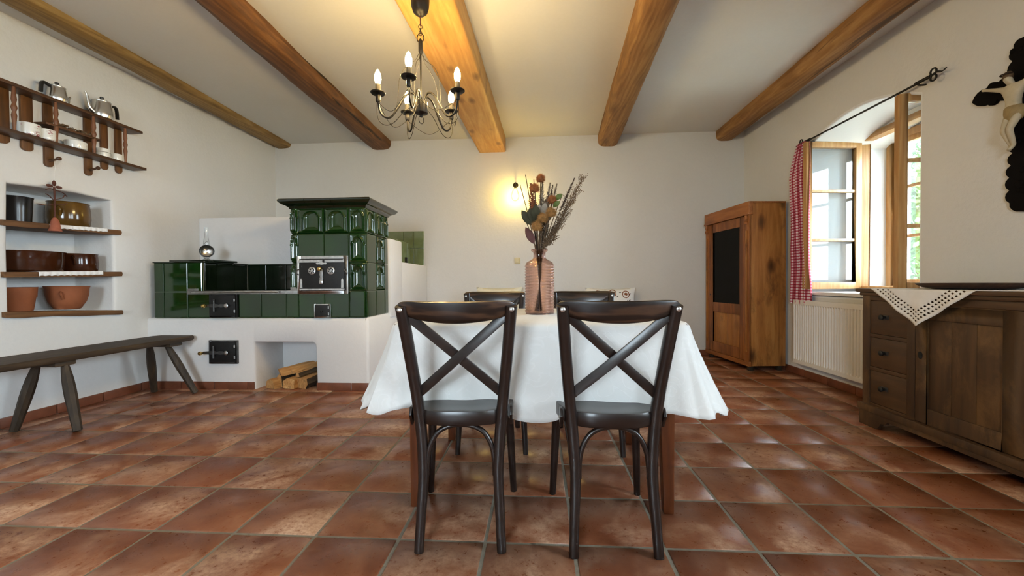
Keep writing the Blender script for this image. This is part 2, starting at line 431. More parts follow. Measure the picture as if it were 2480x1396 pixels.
def wall(name, label, outer, holes, fn, mat, hole_mat=None):
    """flat wall from 2D loops; each hole = (loop, [(offset, depth), ...], cap)"""
    bm = bmesh.new(); edges = []
    def loop(lp, d):
        vs = [bm.verts.new(fn(u, v, d)) for u, v in lp]
        return vs, [bm.edges.new((vs[i], vs[(i + 1) % len(vs)])) for i in range(len(vs))]
    _, e = loop(outer, 0); edges += e
    hl = []
    for lp, steps, cap in holes:
        vs, e = loop(off_loop(lp, steps[0][0]), steps[0][1]); edges += e; hl.append(vs)
    bmesh.ops.triangle_fill(bm, edges=edges, use_beauty=True, use_dissolve=False)
    for (lp, steps, cap), vs in zip(holes, hl):
        prev = vs
        for o_, d in steps[1:]:
            nx = [bm.verts.new(fn(u, v, d)) for u, v in off_loop(lp, o_)]
            for i in range(len(nx)):
                j = (i + 1) % len(nx); f = bm.faces.new((prev[i], prev[j], nx[j], nx[i])); f.material_index = 1 if hole_mat else 0
            prev = nx
        if cap: f = bm.faces.new(prev); f.material_index = 1 if hole_mat else 0
    bmesh.ops.recalc_face_normals(bm, faces=bm.faces)
    for f in bm.faces: f.smooth = True
    for e in bm.edges: e.smooth = not (len(e.link_faces) == 2 and e.calc_face_angle(0) > rad(40))
    me = bpy.data.meshes.new(name); bm.to_mesh(me); bm.free()
    me.materials.append(MATS[mat])
    if hole_mat: me.materials.append(MATS[hole_mat])
    o = obj(name, me); tag(o, label, 'wall', kind='structure'); return o

# ------------------------------------------------------------------ the setting
P = 0.32
fl = MB().box((XL - .4, YFR - .2, -0.05), (XR + .2, YB + .2, -0.003)).build('floor', 'grout')
tag(fl, 'terracotta tiled floor with grey grout joints across the whole room', 'floor', kind='structure')
def tile_mesh(name, w, d, th=0.012, ch=0.004, mat='terracotta'):
    m = MB(); a, b = w / 2, d / 2
    m.add([(-a, -b, -th), (a, -b, -th), (a, b, -th), (-a, b, -th), (-a, -b, -ch), (a, -b, -ch), (a, b, -ch), (-a, b, -ch),
           (-a + ch, -b + ch, 0), (a - ch, -b + ch, 0), (a - ch, b - ch, 0), (-a + ch, b - ch, 0)],
          [(0, 1, 5, 4), (1, 2, 6, 5), (2, 3, 7, 6), (3, 0, 4, 7), (4, 5, 9, 8), (5, 6, 10, 9), (6, 7, 11, 10), (7, 4, 8, 11), (8, 9, 10, 11), (3, 2, 1, 0)])
    return m.mesh(name, mat, 60)
rt = random.Random(3)
G = 0.0105
tm = {}
def floor_tile(c, r, sink=None):
    x0, x1 = max(c * P, XL), min((c + 1) * P, XR); y0, y1 = max(r * P, YFR), min((r + 1) * P, YB)
    if x1 - x0 < 0.03 or y1 - y0 < 0.03: return
    k = (round(x1 - x0, 3), round(y1 - y0, 3))
    if k not in tm: tm[k] = tile_mesh('floor_tile', k[0] - G, k[1] - G)
    o = obj('floor_tile', tm[k], fl, ((x0 + x1) / 2 + rt.uniform(-.0008, .0008), (y0 + y1) / 2 + rt.uniform(-.0008, .0008), rt.uniform(-.0006, .0006)), (0, 0, rt.uniform(-.002, .002)))
for r in range(-2, 12):
    for c in range(-6, 14):
        if r >= 7 and c <= -1: continue
        floor_tile(c, r)
m = MB()
for r in range(-15, -2):
    for c in range(-6, 14):
        x0, x1 = max(c * P, XL), min((c + 1) * P, XR); y0 = max(r * P, YFR)
        if x1 - x0 > 0.03: m.box((x0 + G / 2, y0 + G / 2, -0.012), (x1 - G / 2, (r + 1) * P - G / 2, 0))
o = m.build('floor_tiling', 'terracotta', fl); o['kind'] = 'stuff'

# ceiling, gently lower towards the camera
CZ = lambda y: 2.83 - 0.025 * (YB - y)
m = MB(); m.add([(XL - .1, YFR - .1, CZ(YFR - .1)), (XR + .1, YFR - .1, CZ(YFR - .1)), (XR + .1, YB + .1, CZ(YB + .1)), (XL - .1, YB + .1, CZ(YB + .1)),
                 (XL - .1, YFR - .1, 3.1), (XR + .1, YFR - .1, 3.1), (XR + .1, YB + .1, 3.1), (XL - .1, YB + .1, 3.1)],
                [(0, 1, 2, 3), (4, 7, 6, 5), (0, 4, 5, 1), (1, 5, 6, 2), (2, 6, 7, 3), (3, 7, 4, 0)])
tag(m.build('ceiling', 'ceiling_plaster'), 'off-white plastered ceiling between the exposed wooden beams', 'ceiling', kind='structure')

# walls
ZT = 2.98
def rnd_rect(u0, u1, v0, v1, r, n=4):
    return arc((u1 - r, v1 - r), r, 0, pi / 2, n) + arc((u0 + r, v1 - r), r, pi / 2, pi, n) + arc((u0 + r, v0 + r), r, pi, 1.5 * pi, n) + arc((u1 - r, v0 + r), r, 1.5 * pi, 2 * pi, n)
rnd = lambda R_, D: [(R_, 0), (R_ * .45, R_ * .12), (R_ * .12, R_ * .45), (0, R_), (0, D)]
niche = [(1.70, .735), (1.70, 1.20), (1.695, 1.645), (1.45, 1.655), (1.22, 1.645), (1.04, 1.63), (1.03, 1.2), (1.03, .735)]
wall('wall_left', 'left cream plastered wall with a recessed shelf niche above the bench', [(YFR - .02, -.06), (YB + .02, -.06), (YB + .02, ZT), (YFR - .02, ZT)],
     [(niche, rnd(.025, .30) + [(-.015, .33)], True)], lambda u, v, d: Vector((XL - d, u, v)), 'wall_plaster')
wall('wall_back', 'far white plastered wall behind the dining table and stove', [(XL - .02, -.06), (XR + .02, -.06), (XR + .02, ZT), (XL - .02, ZT)], [], lambda u, v, d: Vector((u, YB + d, v)), 'wall_plaster')
def win_loop(y0, y1, z0, zs, zc):
    n = 14; top = [(y1 + (y0 - y1) * i / n, zs + (zc - zs) * (1 - (2 * i / n - 1) ** 2)) for i in range(n + 1)]
    return [(y0, z0), (y1, z0)] + top
WY0, WY1 = 1.485, 2.635
w1 = win_loop(WY0, WY1, .80, 2.20, 2.35); w2 = win_loop(-1.85, -.70, .80, 2.20, 2.35)
wall('wall_right', 'right white plastered wall with the deep arched window recess', [(YFR - .02, -.06), (YB + .02, -.06), (YB + .02, ZT), (YFR - .02, ZT)],
     [(w1, rnd(.02, .50) + [(0, .95)], False), (w2, rnd(.02, .50) + [(0, .95)], False), (win_loop(-3.85, -2.55, .80, 2.20, 2.35), rnd(.02, .50) + [(0, .95)], False)], lambda u, v, d: Vector((XR + d, u, v)), 'wall_plaster', 'reveal_plaster')
w3 = win_loop(-.1, 1.3, .80, 2.20, 2.35)
wall('wall_front', 'white plastered wall behind the camera position', [(XL - .02, -.06), (XR + .02, -.06), (XR + .02, ZT), (XL - .02, ZT)],
     [(w3, rnd(.02, .5) + [(0, .6)], False)], lambda u, v, d: Vector((u, YFR - d, v)), 'wall_plaster', 'reveal_plaster')

# window in view: box window with inner casements open and an outer closed pair
XI, XO = 4.90, 5.17
def sash(parent, w, h, d=.045, st=.055, bars=2, name='casement', handle=True):
    """casement in the local x(=width) z plane; hinge at x=0; returns an object under parent"""
    m = MB()
    m.box((0, -d / 2, 0), (st, d / 2, h)); m.box((w - st, -d / 2, 0), (w, d / 2, h))
    m.box((st, -d / 2, 0), (w - st, d / 2, st * 1.15)); m.box((st, -d / 2, h - st), (w - st, d / 2, h))
    m.box((st - .012, -d / 2 - .006, -.0), (w - st + .012, -d / 2, .02))
    o = m.build(name, 'window_wood', parent, bevel=.004)
    for i in range(bars):
        z = h * (i + 1) / (bars + 1)
        b_ = MB().box((st, -.014, z - .014), (w - st, .014, z + .014)).build('glazing_bar', 'window_wood_bar', o, bevel=.003)
    zs = [st * 1.15] + [h * (i + 1) / (bars + 1) for i in range(bars)] + [h - st]
    for i in range(bars + 1):
        MB().box((st - .004, -.002, zs[i] + .002), (w - st + .004, .002, zs[i + 1] - .002)).build('pane', 'window_glass', o)
    if handle:
        hk = smooth_path([(w - .03, -d / 2 - .012, h * .32), (w - .06, -d / 2 - .03, h * .325), (w - .085, -d / 2 - .02, h * .315)], 4)
        MB().tube(hk, .005, 6).build('handle', 'black_iron', o)
    return o
def frame_rect(m, x, d, y0, y1, z0, z1, t_):
    m.box((x - d / 2, y0, z0), (x + d / 2, y0 + t_, z1)); m.box((x - d / 2, y1 - t_, z0), (x + d / 2, y1, z1))
    m.box((x - d / 2, y0 + t_, z1 - t_), (x + d / 2, y1 - t_, z1)); m.box((x - d / 2, y0 + t_, z0), (x + d / 2, y1 - t_, z0 + t_))
win = thing('window_1', 'wooden box window in the right wall with its inner casements swung open', 'window', (XI, 2.06, .83), 0, kind='structure')
m = MB(); frame_rect(m, XI, .09, WY0, WY1, .83, 2.30, .055); m.build('inner_frame', 'window_wood', win, bevel=.006, world=True)
m = MB(); frame_rect(m, XO, .08, WY0, WY1, .83, 2.30, .06); m.box((XO - .03, 2.06 - .035, .89), (XO + .03, 2.06 + .035, 2.24)); m.build('outer_frame', 'window_wood', win, bevel=.005, world=True)
m = MB()
for x in (XI, XO):                                           # plaster lunette above the straight frame heads
    pts = [(WY0, 2.30), (WY1, 2.30)] + [(WY1 + (WY0 - WY1) * i / 14, 2.20 + .15 * (1 - (2 * i / 14 - 1) ** 2)) for i in range(15)]
    pts = [p for p in pts if p[1] >= 2.295]
    m.prism(pts, x - .02, x + .04, lambda u, v, h: Vector((h, u, v)))
m.build('lunette', 'reveal_plaster', win, world=True)
MB().box((4.375, 1.44, .805), (4.97, 2.70, .835)).build('sill', 'white_paint', win, bevel=.006, world=True)
def place(o, world_loc, rz):
    f = frame(o.parent).inverted(); o.location = f @ Vector(world_loc); o.rotation_euler = (0, 0, rz)
HS = 1.385
s1 = sash(win, .54, HS); place(s1, (XI - .045, 2.585, .862), math.atan2(2.53 - 2.585, 4.345 - XI))
s2 = sash(win, .52, HS); place(s2, (XI - .045, 1.53, .862), math.atan2(1.585 - 1.53, 4.37 - XI))
for y0, sg in ((2.575, -1), (1.545, 1)):
    s3 = sash(win, .478, HS - .03, .04, .05, 2, 'outer_casement', False); place(s3, (XO, y0, .89), -pi / 2 if sg < 0 else pi / 2)
for z in (1.15, 1.95):
    for y, dy in ((2.575, .0), (1.54, .0)):
        MB().tube([(XI - .05, y, z - .03), (XI - .05, y, z + .03)], .008, 8).build('hinge', 'dull_steel', win, world=True)
# the windows that light the room from behind the camera
def plain_window(name, label, fn, loc, y0=-1.85, y1=-.70):
    w = thing(name, label, 'window', loc, 0, kind='structure')
    def bx(m, a0, a1, z0, z1, d0=.47, d1=.55):
        p = [fn(a, d, z) for z in (z0, z1) for d in (d0, d1) for a in (a0, a1)]
        m.add(p, [(0, 2, 3, 1), (4, 5, 7, 6), (0, 1, 5, 4), (2, 6, 7, 3), (0, 4, 6, 2), (1, 3, 7, 5)])
    m = MB(); c = (y0 + y1) / 2
    bx(m, y0, y0 + .06, .8, 2.3); bx(m, y1 - .06, y1, .8, 2.3); bx(m, y0, y1, .8, .87); bx(m, y0, y1, 2.24, 2.3); bx(m, c - .04, c + .04, .87, 2.24)
    m.build('window_frame', 'window_wood', w, world=True)
    for k in (0, 1):
        a0, a1 = (y0 + .06, c - .04) if k == 0 else (c + .04, y1 - .06)
        m = MB(); bx(m, a0, a1, .87, 2.24, .508, .512); m.build('pane', 'window_glass', w, world=True)
plain_window('window_2', 'second wooden window further along the right wall', lambda a, d, z: Vector((XR + d, a, z)), (4.9, -1.27, .8))
plain_window('added_window', 'added unseen window in the right wall, far behind the camera', lambda a, d, z: Vector((XR + d, a, z)), (4.9, -3.2, .8), -3.85, -2.55)  # unseen window, added to let more daylight into the room
plain_window('window_3', 'wooden window in the wall behind the camera', lambda a, d, z: Vector((a, YFR - d, z)), (.6, YFR - .5, .8), -.1, 1.3)

# skirting of small terracotta tiles
def skirting(name, label, fn, a0, a1, skip=()):
    o = MB().add([], []) if False else None
    root = thing(name, label, 'skirting', fn(a0, 0, 0), 0, kind='structure')
    L = .315; a = a0; i = 0; me = {}
    inv = frame(root).inverted()
    while a < a1 - .02:
        b = min(a + L, a1)
        if not any(s0 - .01 < (a + b) / 2 < s1 for s0, s1 in skip):
            m = MB(); p = [fn(u, d, z) for z in (0, .068) for d in (-.002, .011) for u in (a + .003, b - .003)]
            m.add(p, [(0, 2, 3, 1), (4, 5, 7, 6), (0, 1, 5, 4), (2, 6, 7, 3), (0, 4, 6, 2), (1, 3, 7, 5)])
            m.build('skirting_tile', 'skirting_tile', root, bevel=.003, world=True)
        a += L
    return root
skirting('baseboard_left', 'low terracotta tile skirting along the left wall under the bench', lambda u, d, z: Vector((XL + d, u, z)), -.3, 1.975)
skirting('baseboard_right', 'low terracotta tile skirting along the right wall under the radiator', lambda u, d, z: Vector((XR - d, u, z)), -.2, 3.79)
skirting('baseboard_back', 'low terracotta tile skirting along the far wall', lambda u, d, z: Vector((u, YB - d, z)), .335, 4.39)
skirting('baseboard_front', 'low terracotta tile skirting along the foot of the stove plinth', lambda u, d, z: Vector((u, 1.98 - d, z)), -1.735, -.73)
skirting('baseboard_side', 'short terracotta tile skirting right of the firewood recess', lambda u, d, z: Vector((u, 1.98 - d, z)), -.157, .315)

# ceiling beams
def beam(label, back, front, mat, sq=None, amp=.012, seed=0, top=.10):
    (xl, xr, zb), (fl_, fr, zf, yf) = back, front
    name = 'ceiling_beam'
    root_y = YB
    n = 84; m = MB(); k = 22; rings = []
    for i in range(n + 1):
        y = YB + .05 - (YB + .05 - (YFR - .05)) * i / n
        t_ = (YB - y) / (YB - yf)
        a, b, z = xl + (fl_ - xl) * t_, xr + (fr - xr) * t_, zb + (zf - zb) * t_
        c = (a + b) / 2; hw = (b - a) / 2; ht = (CZ(y) + top - z)
        ring = []
        for j in range(k):
            an = 2 * pi * j / k; ca, sa = cos(an), sin(an)
            e = sq
            px_ = math.copysign(abs(ca) ** e, ca) * hw; pz = math.copysign(abs(sa) ** e, sa) * ht / 2
            nn = noise.noise(Vector((px_ * 3 + seed * 7, y * 1.6, pz * 4))) * amp + noise.noise(Vector((px_ * 9, y * 6 + seed, pz * 9))) * amp * .35
            q = 1 + nn / max(hw, .05)
            ring.append((c + px_ * q + noise.noise(Vector((seed * 3., y * .7, 0))) * amp, y, z + ht / 2 + pz * q))
        rings += ring
    fs = [(i * k + j, i * k + (j + 1) % k, (i + 1) * k + (j + 1) % k, (i + 1) * k + j) for i in range(n) for j in range(k)]
    fs += [tuple(reversed(range(k))), tuple(n * k + j for j in range(k))]
    m.add(rings, fs)
    o = m.build(name, mat, ang=28)
    return tag(o, label, 'beam', 'exposed ceiling beams')
beam('slim yellowish round log beam running above the left wall shelf rack', (-1.745, -1.515, 2.77), (-1.56, -1.33, 2.70, .9), 'beam_wood_olive', .62, .011, 1)
beam('dark brown rough-hewn log beam ending above the green tiled stove', (-.42, -.135, 2.72), (-.31, -.06, 2.655, 1.02), 'beam_wood_dark', .6, .014, 2)
beam('wide flat pale knotty beam that carries the chandelier', (1.04, 1.393, 2.642), (.975, 1.327, 2.575, .85), 'plank_wood', .12, .002, 3)
beam('honey brown grained log beam right of the wide flat beam', (2.575, 2.835, 2.675), (2.43, 2.67, 2.61, 1.0), 'beam_wood', .5, .008, 4)
beam('orange brown log beam running along above the window wall', (4.06, 4.275, 2.71), (3.955, 4.175, 2.645, 1.25), 'beam_wood', .5, .007, 5)

# ------------------------------------------------------------------ tile stove
YS = 1.98
stove = thing('tiled_stove', 'green glazed tile cooking stove on a white plastered plinth with firewood recess', 'stove', (-.7, 2.3, 0))
B = lambda m, n, mat, par=stove, **k: m.build(n, mat, par, world=True, **k)
# plinth with firewood recess (front face with hole + body)
NX0, NX1, NZ = -.725, -.16, .425
m = MB()
loopN = [(NX0, 0.0), (NX0 - .005, NZ - .01), (NX0 + .01, NZ), (NX1 - .035, NZ - .003), (NX1 - .012, NZ - .02), (NX1 - .006, NZ - .05), (NX1 + .005, 0.0)]
def recess():
    bm = bmesh.new()
    def V(u, v, d): return bm.verts.new((u, YS + d, v))
    outer = [(-1.74, 0), (loopN[0][0] - .012, 0)] + [(u - (.012 if i < 3 else -.012), v + (.012 if 0 < i < 6 else 0)) for i, (u, v) in enumerate(loopN)][1:-1] + [(loopN[-1][0] + .012, 0), (.29, 0), (.29, .615), (-1.74, .615)]
    hp = outer[1:len(loopN) + 1]; hole = [V(u, v, 0) for u, v in hp]
    def P3(*uv): bm.faces.new([V(u, v, 0) for u, v in uv])
    P3((-1.74, 0), hp[0], hp[1], (hp[1][0], .615), (-1.74, .615)); P3(hp[5], hp[6], (.29, 0), (.29, .615), (hp[5][0], .615))
    for i in range(1, 5): P3(hp[i], hp[i + 1], (hp[i + 1][0], .615), (hp[i][0], .615))
    prev = hole
    for d, cut in ((.014, 0), (.40, 0)):
        nx = [V(u, v, d) for u, v in loopN]
        for i in range(len(nx) - 1): bm.faces.new((prev[i], prev[i + 1], nx[i + 1], nx[i]))
        prev = nx
    bm.faces.new(prev)
    # rounded top lip and right side
    def strip(a, b):
        for i in range(len(a) - 1): bm.faces.new((a[i], a[i + 1], b[i + 1], b[i]))
    prof = [(0, .615), (.006, .632), (.022, .640), (.05, .642), (.7, .642)]
    for (d0, z0), (d1, z1) in zip(prof[:-1], prof[1:]):
        bm.faces.new([bm.verts.new(p) for p in ((-1.74, YS + d0, z0), (.29 - 0, YS + d0, z0), (.29, YS + d1, z1), (-1.74, YS + d1, z1))])
    cor = [(.29, 0), (.303, .004), (.312, .012), (.315, .025), (.315, 1.85)]
    for (x0, d0), (x1, d1) in zip(cor[:-1], cor[1:]):
        bm.faces.new([bm.verts.new(p) for p in ((x0, YS + d0, 0), (x1, YS + d1, 0), (x1, YS + d1, .615), (x0, YS + d0, .615))])
        bm.faces.new([bm.verts.new(p) for p in ((x0, YS + d0, .615), (x1, YS + d1, .615), (min(x1, .295), YS + max(d1, .03), .642), (min(x0, .295), YS + max(d0, .03), .642))])
    bm.faces.new([bm.verts.new(p) for p in ((.29, YS + .03, .642), (.296, YS + .03, .642), (.296, YB, .642), (.29, YB, .642))])
    bmesh.ops.remove_doubles(bm, verts=bm.verts, dist=.0005)
    bmesh.ops.recalc_face_normals(bm, faces=bm.faces)
    bmesh.ops.subdivide_edges(bm, edges=[e for e in bm.edges if e.calc_length() > .35], cuts=1)
    for f in bm.faces: f.smooth = True
    for e in bm.edges: e.smooth = not (len(e.link_faces) == 2 and e.calc_face_angle(0) > rad(50))
    me = bpy.data.meshes.new('plinth'); bm.to_mesh(me); bm.free(); me.materials.append(MATS['stove_plaster'])
    me.transform(frame(stove).inverted()); return obj('plinth', me, stove)
recess()
# masonry core behind the tiles, rear partition and the stepped block to the right
m = MB(); m.box((-1.665, YS + .012, .6), (-1.215, 2.56, 1.135)); B(m, 'masonry_core', 'white_grout')
m = MB(); m.box((-1.215, YS + .012, .6), (-.37, 2.56, .865)); B(m, 'range_core', 'white_grout')
m = MB(); m.box((-.335, YS + .045, .6), (.255, 2.50, 1.605)); B(m, 'stove_core', 'white_grout')
m = MB(); m.box((XL, 2.55, .6), (-.30, 2.75, 1.638)); B(m, 'partition', 'stove_plaster', bevel=.015)
m = MB(); m.box((-.40, 2.50, .60), (.33, 2.83, 1.39)); B(m, 'flue_block', 'stove_plaster', bevel=.012)
m = MB(); m.box((-.40, 2.83, .60), (.33, YB, 1.17)); B(m, 'oven_block', 'stove_plaster', bevel=.012)
m = MB(); m.box((-.40, 3.25, 1.165), (.10, YB, 1.47)); B(m, 'oven_hood', 'white_grout')
# tiles: flat ones share meshes
flat = {}
def flat_mesh(w, h, mat):
    k = (round(w, 3), round(h, 3), mat)
    if k not in flat:
        # local: x width, z height, front at -y
        m = MB(); a, b, c = w / 2 - .0018, h / 2 - .0018, .007
        th = .016
        m.add([(-a, 0, -b), (a, 0, -b), (a, 0, b), (-a, 0, b), (-a, -th + c * .5, -b), (a, -th + c * .5, -b), (a, -th + c * .5, b), (-a, -th + c * .5, b),
               (-a + c, -th, -b + c), (a - c, -th, -b + c), (a - c, -th, b - c), (-a + c, -th, b - c)],
              [(0, 1, 5, 4), (1, 2, 6, 5), (2, 3, 7, 6), (3, 0, 4, 7), (4, 5, 9, 8), (5, 6, 10, 9), (6, 7, 11, 10), (7, 4, 8, 11), (8, 9, 10, 11), (3, 2, 1, 0)])
        flat[k] = m.mesh('tile', mat, 20)
    return flat[k]
si = frame(stove).inverted()
def tile(c, w, h, face='front', mat='green_glaze', name='tile', par=None):
    rz = {'front': 0, 'right': pi / 2, 'back': pi}[face]
    par = par or stove
    return obj(name, flat_mesh(w, h, mat), par, si @ Vector(c), (0, 0, rz))
def row(xs, z0, z1, y, mat='green_glaze', skip=()):
    for i, (a, b) in enumerate(zip(xs[:-1], xs[1:])):
        if i in skip: continue
        tile(((a + b) / 2, y, (z0 + z1) / 2), b - a, z1 - z0, 'front', mat)
Z0, Z1, Z2, Z3, Z4 = .642, .876, 1.129, 1.383, 1.610
YT = YS + .014
xsB = [-1.67, -1.575, -1.348, -1.135, -.870, -.660, -.425, -.313]
row(xsB, Z0, Z1, YT, skip=(3,))
row([-1.67, -1.575, -1.348, -1.211], Z1, 1.140, YT)
# range side of the left block, back strip, and the top cover strip
for a, b in ((YS + .02, 2.14), (2.14, 2.36), (2.36, 2.535)):
    tile((-1.217, (a + b) / 2, 1.008), b - a, .262, 'right', 'green_glaze_dark')
for a, b in ((-1.20, -1.0), (-1.0, -.79), (-.79, -.58), (-.58, -.385)):
    tile(((a + b) / 2, 2.55, 1.008), b - a, .262, 'front', 'green_glaze_dark')
m = MB(); m.box((-1.675, YS - .008, 1.137), (-1.203, 2.56, 1.150)); B(m, 'cover_slab', 'green_glaze_dark', bevel=.004)
m = MB(); m.box((-1.203, 2.515, 1.137), (-.38, 2.56, 1.146)); B(m, 'cover_strip', 'green_glaze_dark', bevel=.003)
m = MB(); m.box((-1.60, 2.06, 1.150), (-1.17, 2.36, 1.170)); o = B(m, 'lid_slab', 'green_glaze_dark', bevel=.006)
# tall stove: lower flat tiles
row([-.313, -.075, .150], Z0, Z1, YT); row([-.313, -.075, .150], Z2, Z3, YT)
tile((.219, YT, (Z0 + Z1) / 2), .138, Z1 - Z0)
ys = [2.0, 2.21, 2.41, 2.50]
for a, b in zip(ys[:-1], ys[1:]):
    for z0, z1 in ((Z0, Z1), (Z1, Z2), (Z2, Z3)):
        if (a, z0) in ((2.21, Z1), (2.21, Z2)): continue
        tile((.284, (a + b) / 2, (z0 + z1) / 2), b - a, z1 - z0, 'right')
# relief tiles: arched panel as a height field
def sd_arch(u, v, hw, v0, vs, k=1.0):
    """signed distance-ish to an arched window outline: half width hw, sill v0, spring line vs"""
    if v <= vs: return max(abs(u) - hw, v0 - v)
    return sqrt(u * u + ((v - vs) * k) ** 2) - hw
def relief_h(u, v, w, h):
    """u in [-w/2, w/2], v in [0, h]"""
    e = min(w / 2 - abs(u), v, h - v)
    z = .010 * max(0, min(1, e / .008))
    rim = min(w / 2 - .012 - abs(u), v - .014, h - .012 - v)
    z += .007 * math.exp(-(rim / .0035) ** 2)
    z -= .006 * max(0, min(1, rim / .006))
    hw = w * .29; sp = h * .62
    d = sd_arch(u, v, hw, h * .13, sp, hw / max(.02, h * .86 - sp))
    z += .010 * math.exp(-((d - .004) / .0034) ** 2)
    if d < 0: z -= .016 * (1 - math.exp(d / .02))
    if abs(v - sp) < .006 and abs(abs(u) - hw - .008) < .009: z += .004
    return max(z, -.02)
rel = {}
def relief_mesh(w, h):
    k = (round(w, 3), round(h, 3))
    if k not in rel:
        nu = max(20, int(w / .0038)); nv = int(h / .0042); m = MB()
        m.grid(nu, nv, lambda i, j: Vector(((i - .5) * (w - .003), -relief_h((i - .5) * w, j * h, w, h) - .004, j * (h - .003) + .0015 - h / 2)))
        rel[k] = m.mesh('relief_tile', 'green_glaze', 60)
    return rel[k]
def relief(c, w, h, face='front'):
    return obj('relief_tile', relief_mesh(w, h), stove, si @ Vector(c), (0, 0, 0 if face == 'front' else pi / 2))
for a, b in ((-.313, -.075), (-.075, .150)): relief(((a + b) / 2, YT, (Z3 + Z4) / 2), b - a, Z4 - Z3)
for z0, z1 in ((Z3, Z4), (Z2, Z3), (Z1, Z2)): relief((.284, 2.31, (z0 + z1) / 2), .20, z1 - z0, 'right')
relief((.284, 2.105, (Z3 + Z4) / 2), .21, Z4 - Z3, 'right'); relief((.284, 2.455, (Z3 + Z4) / 2), .09, Z4 - Z3, 'right')
# rounded corner relief tiles wrap front -> side
def corner_mesh(front, side, h, sgn):
    R_ = .03; La = front - R_; Lb = R_ * pi / 2; Lc = side - R_; Lt = La + Lb + Lc
    cen = La * .58 if front > .1 else La * .5
    hwid = front * .95
    def fn(i, j):
        s_ = i * Lt; v_ = j * h
        u_ = s_ - front * .55
        z = relief_h(max(-hwid / 2, min(hwid / 2, u_)), v_, hwid * 1.06, h) if True else 0
        if v_ < .012 or v_ > h - .012: z += .006 * (1 if (v_ < .008 or v_ > h - .008) else .5)
        if s_ < La: p, n_ = Vector((-front + s_, 0)), Vector((0, -1))
        elif s_ < La + Lb:
            a = (s_ - La) / R_; n_ = Vector((sin(a), -cos(a))); p = Vector((-R_, R_)) + n_ * R_
        else: p, n_ = Vector((0, R_ + s_ - La - Lb)), Vector((1, 0))
        q = p + n_ * (z + .004)
        return Vector((q.x * sgn, q.y, v_ * (1 - .003 / h) + .0015 - h / 2))
    m = MB(); m.grid(int(Lt / .0035), int(h / .0042), fn); return m.mesh('corner_tile', 'green_glaze', 60)
for z0, z1 in ((Z3, Z4), (Z2, Z3), (Z1, Z2)):
    obj('corner_tile', corner_mesh(.138, .03, z1 - z0, 1), stove, si @ Vector((.288, YT, (z0 + z1) / 2)))
    obj('corner_tile', corner_mesh(.062, .12, z1 - z0, -1), stove, si @ Vector((-.375, YT, (z0 + z1) / 2)))
# left side tiles of the tall stove
for z0, z1 in ((Z1, Z2), (Z2, Z3), (Z3, Z4)):
    for a, b in ((2.11, 2.31), (2.31, 2.50)):
        o = tile((-.372, (a + b) / 2, (z0 + z1) / 2), b - a, z1 - z0, 'right'); o.rotation_euler = (0, 0, -pi / 2)
# cornice: moulded ring of pieces
prof = [(0, -.012), (.012, -.004), (.016, .008), (.034, .020), (.056, .030), (.068, .040), (.078, .052), (.080, .064), (.070, .074), (.03, .078)]
def cornice_piece(a, b, nx, ca, cb):
    """from point a to b in plan, outward normal nx, mitre factors at both ends"""
    a, b, nx = Vector(a), Vector(b), Vector(nx); t_ = (b - a).normalized(); m = MB(); k = len(prof)
    vs = []
    for p, cm in ((a, ca), (b, cb)):
        for d, z in prof: q = p + nx * d + t_ * (d * cm); vs.append((q.x, q.y, Z4 + z))
    back = []
    m.add(vs, [(i, i + 1, k + i + 1, k + i) for i in range(k - 1)] + [tuple(range(k))[::-1], tuple(range(k, 2 * k))])
    B(m, 'cornice_tile', 'green_glaze_dark', ang=50)
xs = [-.378, -.215, .02, .29]
for i in range(3): cornice_piece((xs[i] + .0015, YS + .012), (xs[i + 1] - .0015, YS + .012), (0, -1), -1 if i == 0 else 0, 1 if i == 2 else 0)
yy = [YS + .012, 2.25, 2.52]
for i in range(2): cornice_piece((.29, yy[i] + .001), (.29, yy[i + 1] - .001), (1, 0), -1 if i == 0 else 0, 1 if i == 1 else 0)
for i in range(2): cornice_piece((-.378, yy[1 - i + 0] if i == 0 else yy[1]), (-.378, yy[0] if i == 0 else yy[2]), (-1, 0), 0, 1 if i == 0 else 0)
m = MB(); m.box((-.43, YS - .03, Z4 + .055), (.345, 2.53, Z4 + .076)); B(m, 'top_slab', 'green_glaze_dark', bevel=.004)
# cooking plate, rim and rail
m = MB(); m.box((-1.208, YS + .02, .862), (-.385, 2.535, .878)); B(m, 'cooking_plate', 'black_iron', bevel=.002)
for x in (-1.0, -.62):
    m = MB(); m.lathe([(.10, 0), (.10, .002), (.075, .003), (.072, .001), (.04, .003), (.001, .003)], 28, (x, 2.26, .878)); B(m, 'plate_ring', 'dark_steel')
m = MB(); m.box((-1.348, YS - .012, .852), (-.316, YS + .03, .884)); B(m, 'plate_rim', 'dull_steel', bevel=.003)
m = MB(); m.box((-1.348, YS - .006, .884), (-1.245, YS + .02, .905)); m.box((-.385, YS - .006, .884), (-.316, YS + .02, .912)); B(m, 'rim_upstand', 'dull_steel', bevel=.002)
m = MB(); m.tube([(-1.27, YS - .045, .872), (-.47, YS - .045, .874)], .008, 10)
for x in (-1.20, -.52): m.tube([(x, YS - .01, .866), (x, YS - .045, .873)], .005, 6)
B(m, 'towel_rail', 'steel')
